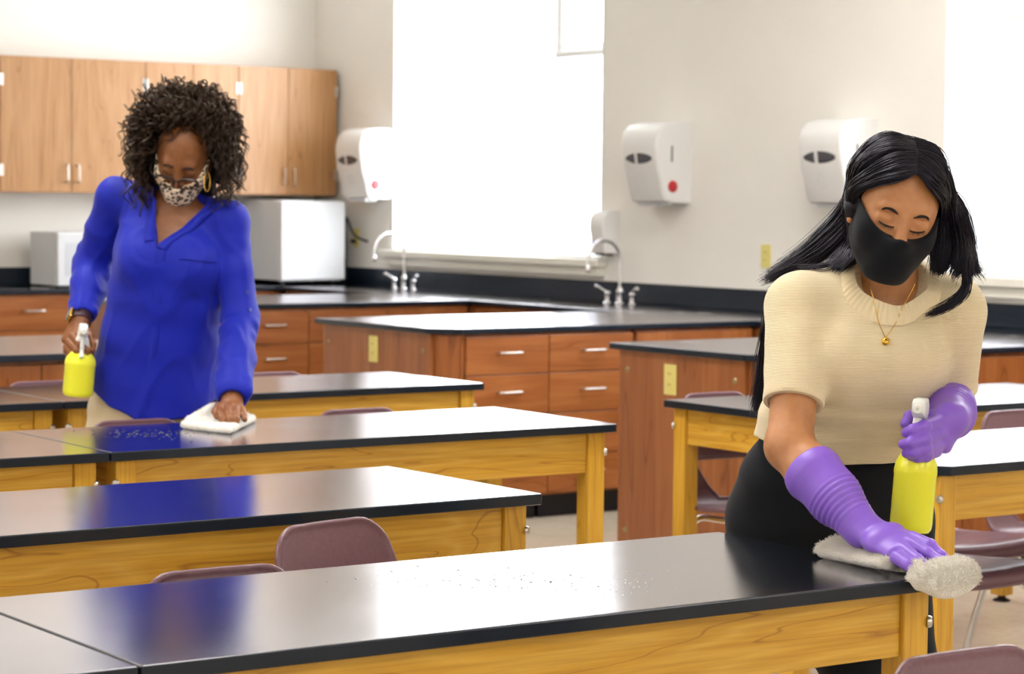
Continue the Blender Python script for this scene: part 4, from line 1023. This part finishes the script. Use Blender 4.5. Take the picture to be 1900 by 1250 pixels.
    sets = [
        (gl(('L', .001, -.055, .112), ('L', .05, -.06, .10), ('L', .085, -.05, .04), (1572, 372, 4.40), (1532, 428, 4.42), (1475, 482, 4.45), (1415, 521, 4.47)),
         gl(('L', .001, .03, .112), ('L', .045, .02, .10), ('L', .082, .005, .05), (1588, 408, 4.37), (1548, 458, 4.40), (1498, 490, 4.43), (1445, 513, 4.45)), 2200, .0055),
        (gl(('L', .001, .03, .112), ('L', .04, .035, .098), ('L', .074, .02, .055), ('L', .088, -.01, .0), (1577, 445, 4.375), (1556, 478, 4.37), (1540, 497, 4.36)),
         gl(('L', .001, .074, .088), ('L', .03, .080, .072), ('L', .060, .052, .045), ('L', .080, .012, .0), (1590, 448, 4.345), (1583, 478, 4.33), (1564, 498, 4.33)), 1100, .0042),
        (gl((1560, 430, 4.43), (1500, 490, 4.47), (1445, 560, 4.50), (1424, 640, 4.52), (1412, 710, 4.53), (1398, 770, 4.54)),
         gl((1540, 450, 4.42), (1478, 505, 4.45), (1430, 560, 4.48), (1420, 640, 4.50), (1416, 700, 4.51), (1408, 752, 4.52)), 420, .0055),
        (gl(('L', -.001, -.055, .112), ('L', -.05, -.06, .10), ('L', -.085, -.05, .04), (1782, 380, 4.36), (1796, 440, 4.34), (1803, 485, 4.33), (1822, 508, 4.33)),
         gl(('L', -.001, .03, .112), ('L', -.045, .02, .10), ('L', -.082, .01, .05), (1768, 400, 4.31), (1779, 450, 4.29), (1779, 485, 4.28), (1765, 512, 4.275)), 1900, .0052),
        (gl(('L', -.001, .03, .112), ('L', -.04, .035, .098), ('L', -.074, .02, .055), ('L', -.088, -.005, .0), (1762, 455, 4.30), (1756, 490, 4.30), (1745, 508, 4.30)),
         gl(('L', -.001, .074, .088), ('L', -.03, .080, .072), ('L', -.060, .052, .045), ('L', -.080, .015, .0), (1738, 448, 4.32), (1734, 480, 4.32), (1732, 502, 4.32)), 1100, .0042),
        (gl((1790, 400, 4.33), (1797, 460, 4.30), (1800, 510, 4.275), (1793, 545, 4.26), (1760, 570, 4.25), (1712, 588, 4.25)),
         gl((1778, 400, 4.32), (1788, 460, 4.29), (1789, 510, 4.27), (1782, 540, 4.255), (1757, 562, 4.25), (1728, 577, 4.25)), 170, .0026),
        (gl((1590, 440, 4.37), (1555, 478, 4.38), (1515, 492, 4.38), (1470, 492, 4.39)), gl((1590, 450, 4.36), (1560, 484, 4.36), (1528, 496, 4.36), (1490, 500, 4.37)), 40, .002)]
    Ps, Rs = [], []
    for a, b_, n, sp in sets:
        P, R_ = strands(a, b_, n, sp); Ps.append(P); Rs.append(R_)
    P = np.concatenate(Ps); R_ = np.concatenate(Rs); f = P.reshape(-1, 3)
    for q, off in ((local([el((0, -.012, .025), (.0735, .093, .085)), el((0, .032, -.035), (.062, .056, .083), k=.03)], O, H), .007), (s+sleeves[:0]+[rc(shR, slv, .066, .0535, .02), rc(shL, sll, .064, .05, .02)], .004)):
        for _ in range(3):
            d = evaluate(q, f.astype(np.float32)); m = d < off
            if m.any(): f[m] += grad(q, f[m])*(off-d[m])[:, None]
    P = f.reshape(P.shape)
    st = link_mesh('hair_strands', strand_mesh('hair_strands', P, R_), M['hair_black'], hair)
    return root

# ------------------------------------------------------------------ woman in the blue shirt
def woman_in_blue():
    root = thing('person', 'woman with dark curly hair in a blue shirt leaning on a white cloth', 'person', tuple(on_z(285, 1250, 0)), 0)
    inv = Matrix.Translation(-root.location)
    def put(o): o.matrix_parent_inverse = inv; return o
    H = face_axes(42, 1, -8.5); O = at(341, 284, 6.72); L = lambda x, y, z: O+H@np.array([x, y, z])
    hp = local(head_prims(), O, H)
    shR, elR, wrR = at(218, 366, 6.84), at(174, 490, 6.94), at(150, 592, 6.80)
    shL, elL, wrL = at(424, 414, 6.78), at(446, 590, 6.74), at(431, 742, 6.505)
    FR = [[(134, 622, 6.745), (150, 640, 6.70), (163, 650, 6.705), (171, 653, 6.735)], [(127, 633, 6.745), (143, 651, 6.70), (158, 659, 6.705), (168, 661, 6.735)],
          [(123, 643, 6.75), (137, 660, 6.71), (152, 667, 6.715), (163, 669, 6.74)], [(123, 651, 6.76), (135, 666, 6.725), (147, 672, 6.73), (157, 673, 6.745)],
          [(158, 610, 6.775), (168, 624, 6.755), (173, 638, 6.745), (173, 648, 6.74)]]
    FL = [[(410, 757, 6.465), (408, 768, 6.43), (411, 776, 6.415), (413, 782, 6.41)], [(423, 754, 6.46), (423, 767, 6.42), (425, 777, 6.405), (426, 784, 6.40)],
          [(437, 755, 6.46), (438, 768, 6.42), (439, 777, 6.405), (439, 783, 6.40)], [(449, 760, 6.465), (452, 770, 6.43), (454, 778, 6.415)], [(405, 752, 6.495), (399, 763, 6.465), (402, 772, 6.445)]]
    hipc = at(278, 790, 6.87)
    foR, foL = np.array([hipc[0]-.10, hipc[1]+.08, 0]), np.array([hipc[0]+.12, hipc[1]-.05, 0])
    b = list(hp)+[rc(L(0, -.03, -.05), at(324, 395, 6.80), .05, .056, .02)]
    b += loft([(at(324, 392, 6.79), .07, .055), (at(320, 425, 6.80), .135, .08), (at(314, 480, 6.79), .135, .093), (at(300, 570, 6.81), .125, .09), (at(285, 700, 6.86), .155, .10), (hipc, .165, .105)], VR, .03)
    b += [rc(at(310, 395, 6.80), shR, .046, .044, .02), rc(at(335, 405, 6.80), shL, .046, .044, .02)]
    b += chain([shR, elR, elR+(wrR-elR)*.35, wrR], [.046, .039, .04, .026], .02)+chain([shL, elL, elL+(wrL-elL)*.35, wrL], [.046, .039, .04, .026], .02)
    b += [ec(wrR, at(135, 630, 6.765), .027, .021, .038, .019, at(158, 612, 6.775)-at(123, 648, 6.76), .012), ec(wrL, at(428, 756, 6.47), .028, .020, .036, .0165, VR, .012)]
    b += fingers_prims(FR, .0098, .0078)+fingers_prims(FL, .0098, .0078)
    for fo, hx in ((foR, -.085), (foL, .09)):
        kn = (hipc+VR*hx+fo)/2; kn[2] = .47
        b += chain([hipc+VR*hx, kn, fo+np.array([0, 0, .09])], [.085, .055, .036], .03)+[rc(fo+np.array([0, 0, .05]), fo+np.array([-.09, -.12, .035]), .036, .028, .02)]
    put(part_sdf('body', b, .003, M['skin_brown'], root))
    # shirt
    s = loft([(at(322, 388, 6.79), .085, .062), (at(320, 415, 6.80), .135, .085), (at(316, 470, 6.79), .150, .112), (at(308, 550, 6.80), .156, .115), (at(296, 630, 6.83), .164, .120), (at(284, 700, 6.86), .176, .126), (at(281, 800, 6.87), .182, .13)], VR, .03)
    s += [el(at(268, 492, 6.725), (.07, .06, .065), k=.05), el(at(362, 496, 6.72), (.07, .06, .065), k=.05)]
    s += [rc(at(300, 385, 6.80), shR, .056, .056, .03), rc(at(345, 398, 6.80), shL, .056, .056, .03)]
    hem = [hem_cut([(120, 690), (163, 712), (200, 750), (253, 777), (300, 780), (345, 774), (398, 742), (430, 715)])]
    sl = chain([shR, (shR+elR)/2, elR, elR+(wrR-elR)*.45, elR+(wrR-elR)*.86], [.057, .053, .053, .048, .043], .02)
    sl += chain([shL, (shL+elL)/2, elL, elL+(wrL-elL)*.5, elL+(wrL-elL)*.90], [.058, .051, .051, .049, .046], .02)
    # soft folds at the elbows and wrists
    ax1 = (wrR-elR)/np.linalg.norm(wrR-elR); ax2 = (wrL-elL)/np.linalg.norm(wrL-elL)
    for c, ax, r_ in ((elR, ax1, .05), (elR+ax1*.035, ax1, .046), (elR-.04*(elR-shR)/np.linalg.norm(elR-shR), ax1, .05), (wrR-ax1*.05, ax1, .038), (elL+ax2*.02, ax2, .046), (elL+ax2*.07, ax2, .045), (wrL-ax2*.075, ax2, .042), (wrL-ax2*.045, ax2, .042)):
        q = np.cross(ax, VF); q /= np.linalg.norm(q); tw = rng.normal()*.25
        sl += [rc(c+q*r_*.9+ax*(.014+tw*.02)-VF*.02, c-q*r_*.9-ax*(.012-tw*.02)-VF*.012, .010, .008, .02)]
    cut = []
    for wr, ax in ((wrR, ax1), (wrL, ax2)): cut.append(rc(wr-ax*.012+ax*.055, wr+ax*.12, .062, .062, .003, 's'))
    V = np.array([(283, 330), (288, 400), (291, 462), (334, 425), (384, 378), (390, 330)], float)
    def vneck(P):
        d = P-CAM.astype(np.float32); z = d@VF.astype(np.float32); px = 950+FPX*(d@VR.astype(np.float32))/z; py = 625-FPX*(d@VU.astype(np.float32))/z
        lft = np.interp(py, [330, 400, 462], [283, 288, 291]); rgt = np.interp(py, [330, 380, 425, 462], [392, 382, 334, 291.5])
        u_ = np.maximum(lft-px, px-rgt)*z/FPX
        return np.maximum(np.maximum(u_, (py-462)*z/FPX), z-6.78).astype(np.float32)
    vcut = [fn(vneck, at(270, 470, 6.5)-.15, at(400, 320, 6.85)+.15, .003, 's')]
    def disp(P):
        cr = np.maximum(0, 1-3.4*np.abs(vnoise(P*np.array([1.15, 1.15, .7], np.float32), 17, 41)))+.7*np.maximum(0, 1-4*np.abs(vnoise(P, 26, 44)))
        return -.0034*cr+.0022*vnoise(P, 15, 12)+.0050*np.maximum(0, vnoise(P*np.array([1.3, 1.3, .5], np.float32), 27, 8)-.15)-.0015+.0036*np.maximum(0, vnoise(P*np.array([.8, .8, 1.5], np.float32), 36, 2)-.3)
    # placket: a raised strip down the front, with a seam groove
    pl = [rc(at(291+(-.13)*(y-462)*.45, y, 6.66), at(291+(-.13)*(y+30-462)*.45, y+30, 6.66), .010, .010, .01) for y in ()]
    put(part_sdf('shirt', s+hem+sl+cut+vcut+pl, .0036, M['shirt'], root, disp))
    solid = s+sl
    # front band and collar edge
    bx = [(291, 462), (288, 520), (281, 600), (270, 680), (256, 740), (252, 774)]
    ctr = snap(spline([at(x+7, y, 6.66) for x, y in bx], 60), s, .0015, 10); edge = snap(spline([at(x+16, y, 6.66) for x, y in bx], 60), s, .0015, 10); e0 = snap(spline([at(x-2, y, 6.66) for x, y in bx], 60), s, .0015, 10)
    def ribbon(rows, th, prims):
        bm_ = bmesh.new(); V_ = [[bm_.verts.new(p) for p in r_] for r_ in rows]
        for i in range(len(rows)-1):
            for j in range(len(rows[0])-1): bm_.faces.new((V_[i][j], V_[i][j+1], V_[i+1][j+1], V_[i+1][j])).smooth = True
        return bm_
    o = put(obj('placket', ribbon([e0, ctr, edge], .002, s), M['shirt'], root)); m_ = o.modifiers.new('thick', 'SOLIDIFY'); m_.thickness = .004; m_.offset = 0
    for pts in ([(283, 360), (286, 400), (289, 455)], [(388, 372), (364, 398), (334, 428), (293, 463)]):
        c0 = snap(spline([at(x, y, 6.70) for x, y in pts], 40), s, .002, 10); sg = -1 if pts[0][0] < 300 else 1
        c1 = snap(spline([at(x+sg*9, y+2, 6.70) for x, y in pts], 40), s, .003, 10); c2 = snap(spline([at(x+sg*16, y+5, 6.70) for x, y in pts], 40), s, .0015, 10)
        o = put(obj('collar_band', ribbon([c0, c1, c2], .002, s), M['shirt'], root)); m_ = o.modifiers.new('thick', 'SOLIDIFY'); m_.thickness = .004; m_.offset = 0
    # chest pocket flap line and sleeve tab buttons
    fl = snap(spline([at(338, 484, 6.68), at(365, 486, 6.68), at(396, 487, 6.70)], 24), s, .002, 10); put(obj('pocket_seam', tube(fl, .0016, 6), M['shirt'], root))
    for x, y, D in ((147, 412, 6.86), (157, 437, 6.88), (462, 541, 6.70), (466, 573, 6.69)):
        p = snap(at(x, y, D)[None], solid, .001, 12)[0]; n_ = grad(solid, p[None])[0]
        put(obj('button', lathe([(0, -.002), (.0055, -.002), (.0058, .0015), (.004, .002), (0, .0016)], 14, frame_to(p, n_)), M['button'], root))
    # trousers and shoes
    tp = loft([(at(282, 690, 6.87), .145, .10), (at(278, 760, 6.87), .172, .112), (at(276, 830, 6.87), .182, .118)], VR, .03)
    for fo, hx in ((foR, -.09), (foL, .095)):
        a_ = at(276, 830, 6.87)+VR*hx; kn = (a_+fo)/2; kn[2] = .46; tp += chain([a_, kn, fo+np.array([0, 0, .10])], [.10, .075, .065], .03)
    put(part_sdf('trousers', tp, .0055, M['beige_cloth'], root, lambda P: .002*vnoise(P, 20, 4)))
    for fo in (foR, foL):
        put(part_sdf('shoe', [rc(fo+np.array([.01, .02, .05]), fo+np.array([-.1, -.135, .034]), .045, .033, .02), fn(lambda P: -P[:, 2]+.001, -BIG, BIG, .002, 'i')], .005, M['shoe'], root))
    # mask, glasses, earring, watch
    mk = put(part_sdf('face_mask', local(mask_prims(.006, .014), O, H), .0026, M['leopard'], root))
    gb = bmesh.new(); lens = bmesh.new()
    for sgn in (-1, 1):
        cx = sgn*.0335; out = []
        for a in np.linspace(0, 2*PI, 33)[:-1]:
            ca, sa = math.cos(a), math.sin(a); out.append((cx+.0265*math.copysign(abs(ca)**.6, ca), .110-.0035*ca*sgn, -.020+.0165*math.copysign(abs(sa)**.6, sa)))
        pts = [L(*p) for p in out]; add_tube(gb, pts+pts[:1], [.0038 if p[2] > -.02 else .0018 for p in out+out[:1]], 8, False)
        lens.faces.new([lens.verts.new(p) for p in pts])
        add_tube(gb, spline([L(sgn*.0595, .107, -.010), L(sgn*.076, .090, -.006), L(sgn*.080, .03, -.006), L(sgn*.080, -.01, -.004)], 16), .0016, 6)
    add_tube(gb, spline([L(-.0085, .112, -.014), L(0, .116, -.011), L(.0085, .112, -.014)], 8), .0022, 6)
    gf = put(obj('spectacle_frame', gb, M['tortoise'], root)); o = obj('lenses', lens, M['lens'], gf)
    m_ = o.modifiers.new('thick', 'SOLIDIFY'); m_.thickness = .0012
    e1 = at(384, 318, 6.66); eb = bmesh.new(); add_tube(eb, [e1+VU*(-.028+.028*math.cos(a))+(VR*.5+VF*.8)*.014*math.sin(a) for a in np.linspace(0, 2*PI, 28)], .0018, 6, False)
    put(obj('hoop_earring', eb, M['gold'], root))
    wc = wrR-ax1*.0; wx = -VR*.85-VF*.45+VU*.2; wx = wx-ax1*(wx@ax1); wx /= np.linalg.norm(wx); wy = np.cross(ax1, wx)
    band = bmesh.new(); add_tube(band, [wc+(wx*math.cos(a)*.029+wy*math.sin(a)*.029)+ax1*0 for a in np.linspace(0, 2*PI, 40)], .0035, 8, False)
    bo = put(obj('watch_strap', lathe([(.0285, -.010), (.031, -.010), (.031, .010), (.0285, .010)], 40, frame_to(wc, ax1)), M['strap'], root))
    wb = bmesh.new(); add_box(wb, -.0165, .0165, -.019, .019, -.002, .0085, .004, 3)
    mt = frame_to(wc+wx*.030, wx, ax1); o = obj('watch_case', wb, M['gold'], bo); pass
    o.data.transform(mt)
    fb = bmesh.new(); add_box(fb, -.014, .014, -.0165, .0165, .0086, .0092, .0003); o = obj('watch_screen', fb, M['greyplastic'], bo); o.data.transform(mt)
    # brows
    for sgn in (-1, 1):
        br = snap(np.array([L(sgn*(.016+.034*t_), .095, .014+.008*math.sin(PI*min(1, t_*1.15)*.8)-.006*t_*t_) for t_ in np.linspace(0, 1, 20)]), hp, .0003)
        put(obj('eyebrow', tube(br, [.0012+.0016*math.sin(PI*min(1, .25+t_*.75)) for t_ in np.linspace(0, 1, 20)], 6), M['dark_hairline'], root))
        ls = snap(np.array([L(sgn*(.0165+.031*t_), .092, -.0118-.003*math.sin(PI*t_)) for t_ in np.linspace(0, 1, 14)]), hp, .0003); put(obj('eyelashes', tube(ls, .0011, 6), M['dark_hairline'], root))
    # curly hair: dark core and springy strands
    C = at(340, 268, 6.725)
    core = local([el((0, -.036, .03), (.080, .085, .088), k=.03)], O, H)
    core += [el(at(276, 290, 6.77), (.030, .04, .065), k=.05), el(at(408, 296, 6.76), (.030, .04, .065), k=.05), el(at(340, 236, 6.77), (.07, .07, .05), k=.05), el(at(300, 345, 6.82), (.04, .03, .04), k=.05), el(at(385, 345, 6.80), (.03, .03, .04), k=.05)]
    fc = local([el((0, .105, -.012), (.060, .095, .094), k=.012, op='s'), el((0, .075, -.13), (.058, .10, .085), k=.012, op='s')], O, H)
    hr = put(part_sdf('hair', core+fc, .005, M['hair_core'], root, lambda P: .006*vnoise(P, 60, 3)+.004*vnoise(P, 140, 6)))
    n, K = 6000, 60; P = np.zeros((n, K, 3)); R_ = np.zeros((n, K)); t_ = np.linspace(0, 1, K); i = 0
    A = np.stack([VR, VF, VU], 1)
    while i < n:
        q = rng.normal(size=3); q /= np.linalg.norm(q)
        if q[2] < -.96: continue
        hull = np.array([.170, .135, .172 if q[2] > 0 else .232])*rng.uniform(.68, 1.04)
        q = q/(np.abs(q)**3).sum()**(1/3); sc = q*hull; fx = 340+sc[0]*663; fz = 268-sc[2]*663
        if sc[1] < .05 and 290 < fx < 388 and fz > 262: continue       # the face stays open
        if fz > 330 and 300 < fx < 372 and sc[1] < .09: continue
        end = C+A@sc
        dl = H.T@(A@(q+np.array([0, 0, .75 if q[2] < .2 else .25]))); dl[2] = max(dl[2], -.15); dl /= np.linalg.norm(dl)
        if dl[1] > .25 and dl[2] < .80 and abs(dl[0]) < .9: dl[1] = .25*rng.random(); dl[0] = math.copysign(max(abs(dl[0]), .5), sc[0]-.0); dl /= np.linalg.norm(dl)
        root_p = L(dl[0]*.072, dl[1]*.091-.012, dl[2]*.084+.025); nv = H@dl
        ctrl = root_p+nv*rng.uniform(.05, .11)+VU*.015
        p = ((1-t_)**2)[:, None]*root_p+(2*t_*(1-t_))[:, None]*ctrl+(t_**2)[:, None]*end
        T_ = np.gradient(p, axis=0); T_ /= np.linalg.norm(T_, axis=1)[:, None]; N1 = np.cross(T_, [.3, .5, .8]); N1 /= np.linalg.norm(N1, axis=1)[:, None]; N2 = np.cross(T_, N1)
        Ln = np.linalg.norm(np.diff(p, axis=0), axis=1).sum(); ph = rng.random()*6.28; tn = Ln/rng.uniform(.028, .048); amp = rng.uniform(.006, .0125)*np.clip(t_*3.5, 0, 1)
        P[i] = p+N1*(np.cos(ph+t_*tn*6.28)*amp)[:, None]+N2*(np.sin(ph+t_*tn*6.28)*amp)[:, None]+rng.normal(size=3)*.005*t_[:, None]
        R_[i] = .00105*(1-.55*t_); i += 1
        for _ in range(5):               # a lock: strands that share one curl
            if i < n: P[i] = P[i-1]+rng.normal(size=3)*.0013*(.4+t_[:, None]); R_[i] = R_[i-1]; i += 1
    f = P.reshape(-1, 3); q = local(face_base(), O, H)
    d = evaluate(q, f.astype(np.float32)); m = d < .003
    if m.any(): f[m] += grad(q, f[m])*(.003-d[m])[:, None]
    # strands that still cross the face are dropped
    Lc = (f-O)@H; on = ((np.abs(Lc[:, 0]) < .057) & (Lc[:, 1] > .05) & (Lc[:, 2] < .070-.006*np.abs(Lc[:, 0]/.06)**2) & (Lc[:, 2] > -.13)).reshape(n, K).any(1)
    P = f.reshape(n, K, 3)[~on]; R_ = R_[~on]
    st = link_mesh('curls', strand_mesh('curls', P, R_), M['hair_brown'], hr)
    return root

# ------------------------------------------------------------------ what they hold
def spray_bottle(label, base, top, r, trig_dir):
    base = np.array(base); top = np.array(top); h = float(np.linalg.norm(top-base)); ax = (top-base)/h
    t = thing('spray_bottle', label, 'bottle', tuple(base), 0)
    mt = frame_to((0, 0, 0), ax, trig_dir)
    hb = h*.70
    prof = [(0, .002), (r*.86, .0), (r*.97, .006), (r, .014), (r, hb*.60), (r*1.02, hb*.62), (r*1.02, hb*.66), (r*.96, hb*.74), (r*.72, hb*.84), (r*.46, hb*.93), (r*.38, hb), (0, hb)]
    obj('bottle_body', lathe(prof, 36, mt), M['yellow'], t)
    hd = obj('trigger_head', lathe([(0, hb), (r*.44, hb), (r*.44, hb+.018), (r*.36, hb+.022), (r*.30, hb+.05), (0, hb+.05)], 24, mt), M['bottlecap'], t)
    b = bmesh.new(); zt = h
    add_prism(b, [(-.026, zt-.04), (.030, zt-.034), (.052, zt-.026), (.054, zt-.008), (.045, zt), (-.012, zt), (-.030, zt-.012)], -.0115, .0115, .004, 3)
    for v in b.verts: v.co = mt @ Vector((v.co.x, v.co.z, v.co.y))
    obj('spray_shroud', b, M['bottlecap'], hd)
    n_ = obj('nozzle', lathe([(0, 0), (.009, 0), (.0095, .012), (.007, .016), (.003, .016), (0, .012)], 16, mt @ frame_to((.053, 0, zt-.017), (1, 0, 0))), M['bottlecap'], hd)
    tr = tube([tuple(mt @ Vector(p)) for p in spline([(.026, 0, zt-.036), (.036, 0, zt-.055), (.036, 0, zt-.075), (.046, 0, zt-.092)], 12)], [.006]*12, 8)
    obj('trigger', tr, M['bottlecap'], hd)
    return t
P2 = woman_in_sweater()
P1 = woman_in_blue()
spray_bottle('yellow spray bottle held by the woman in the sweater in her purple glove', at(1689, 985, 4.235), at(1711, 738, 4.225), .0375, -VF*.9-VR*.25)
spray_bottle('yellow spray bottle hanging from the hand of the woman in blue', at(144, 734, 6.73), at(155, 600, 6.715), .0425, -VF*.9+VR*.2)
def terry_disp(a): return lambda P: (a*vnoise(P, 160, 21)+a*.8*vnoise(P, 330, 23)+a*1.2*vnoise(P, 60, 22)).astype(np.float32)
def pile_mat():
    N = NT('soft_white_pile'); o = N.t.nodes['Material Output']; N.b.inputs['Base Color'].default_value = lin((252, 249, 243)); N.b.inputs['Roughness'].default_value = .9; N.b.inputs['Specular IOR Level'].default_value = .1
    tr = N.n('ShaderNodeBsdfTranslucent'); tr.inputs[0].default_value = lin((252, 249, 243)); mx = N.n('ShaderNodeMixShader'); mx.inputs[0].default_value = .5
    N.l(N.b.outputs[0], mx.inputs[1]); N.l(tr.outputs[0], mx.inputs[2]); N.l(mx.outputs[0], o.inputs[0]); return N.m
M['pile'] = pile_mat()
def pile(parent, n, ln, seed):
    r = np.random.default_rng(seed); me = parent.data; co = np.zeros(len(me.vertices)*3, np.float32); no = np.zeros(len(me.vertices)*3, np.float32)
    me.vertices.foreach_get('co', co); me.vertices.foreach_get('normal', no); co = co.reshape(-1, 3); no = no.reshape(-1, 3)
    ok = np.nonzero(no[:, 2] > -.3)[0]; i = r.choice(ok, n); p = co[i]+r.normal(size=(n, 3))*.0008; d = no[i]+r.normal(size=(n, 3))*.9; d /= np.linalg.norm(d, axis=1)[:, None]
    e = r.normal(size=(n, 3))*.5+d; e /= np.linalg.norm(e, axis=1)[:, None]; L_ = (ln*r.uniform(.5, 1.2, n))[:, None]
    P = np.stack([p-d*.001, p+d*L_*.5, p+d*L_*.6+e*L_*.4], 1); P[:, :, 2] = np.maximum(P[:, :, 2], np.where(p[:, 2:3] > .7595, .7606, -9))
    o = link_mesh('terry_pile', strand_mesh('terry_pile', P, np.tile([.00034, .0003, .00015], (n, 1))), M['pile'], parent); o['kind'] = 'stuff'
def front_cloth():
    t = tag(link_mesh('cleaning_cloth', sdf_mesh('cleaning_cloth',
        [ec(at(1558, 1021, 4.235), at(1680, 1046, 4.06), .050, .0185, .055, .015, VF+VR*.2, .02), rc(at(1553, 1011, 4.235), at(1600, 1013, 4.19), .013, .014, .012), rc(at(1600, 1013, 4.19), at(1690, 1044, 4.065), .014, .012, .012),
         rc(at(1566, 1027, 4.205), at(1672, 1048, 4.035), .008, .006, .014, 's'),
         el(at(1722, 1072, 3.985), (.034, .03, .022), k=.02), el(at(1756, 1070, 3.985), (.036, .034, .030), k=.02), el(at(1786, 1066, 4.0), (.024, .03, .026), k=.02),
         el(at(1752, 1090, 3.965), (.030, .018, .016), k=.02), rc(at(1702, 1050, 4.0), at(1712, 1078, 3.975), .012, .012, .012), el(at(1790, 1080, 3.975), (.016, .016, .014), k=.015)], .0022, terry_disp(.0007)), M['terry']),
        'white fluffy cloth under the purple glove at the table corner', 'cloth')
    pile(t, 20000, .0065, 3)
    return t
def blue_cloth():
    c = [on_z(x, y, .765)[:2] for x, y in ((332, 793), (430, 804), (478, 780), (398, 758))]; c = np.array(c)
    o = c.mean(0); c = o+(c-o)*.97
    if np.cross(c[1]-c[0], c[2]-c[1]) < 0: c = c[::-1]
    def f(P):
        d = np.full(len(P), -9., np.float32)
        for i in range(4):
            a, b_ = c[i], c[(i+1) % 4]; e = (b_-a)/np.linalg.norm(b_-a); d = np.maximum(d, ((P[:, 0]-a[0])*e[1]-(P[:, 1]-a[1])*e[0]).astype(np.float32))
        return np.sqrt(np.maximum(d+.010, 0)**2+np.maximum(np.abs(P[:, 2]-.7715)-.001, 0)**2)-.0098
    lo = np.append(c.min(0)-.01, .755); hi = np.append(c.max(0)+.01, .79)
    pr = [fn(f, lo, hi, .01), rc(at(352, 776, 6.50), at(392, 757, 6.57), .006, .012, .02), rc(at(366, 770, 6.56), at(398, 752, 6.60), .006, .009, .02)]
    pr.append(fn(lambda P: .7603-P[:, 2], -BIG, BIG, .001, 'i'))
    t = tag(link_mesh('cleaning_cloth', sdf_mesh('cleaning_cloth', pr, .003, terry_disp(.0009)), M['terry']), 'folded white cloth pressed on the table by the woman in blue', 'cloth')
    pile(t, 7000, .0035, 4)
front_cloth(); blue_cloth()
# ------------------------------------------------------------------ sprayed droplets
def droplets(label, cx, cy, sx, sy, n, z, rmin, rmax, seed):
    r = np.random.default_rng(seed); V, F = [], []
    for i in range(n):
        p = on_z(cx+r.normal()*sx, cy+r.normal()*sy, z); R = r.uniform(rmin, rmax)*(1 if r.random() < .8 else 1.7); b0 = len(V)
        for rr, zz in ((1, 0), (.8, .22), (.45, .36)):
            for a in np.linspace(0, 2*PI, 8, endpoint=False): V.append((p[0]+R*rr*math.cos(a)*1.1, p[1]+R*rr*math.sin(a), z+.0002+R*zz))
        V.append((p[0], p[1], z+.0002+R*.4))
        for k in range(2):
            for j in range(8): F.append((b0+k*8+j, b0+k*8+(j+1) % 8, b0+k*8+8+(j+1) % 8, b0+k*8+8+j))
        for j in range(0, 8, 2): F.append((b0+16+j, b0+16+j+1, b0+16+(j+2) % 8, b0+24))
    return tag(link_mesh('water_droplets', mesh_arrays('water_droplets', np.array(V), np.array(F)), M['water']), label, 'water', kind='stuff')
M['water'] = plain('clear_cleaner', (235, 238, 240), .04, trans=1.0, ior=1.33)
droplets('fine droplets sprayed across the middle of the front table', 960, 1078, 120, 12, 620, ZT, .0006, .0015, 5)
droplets('pale droplets sprayed on the table in front of the woman in blue', 270, 803, 52, 5, 130, ZT, .0012, .003, 6)
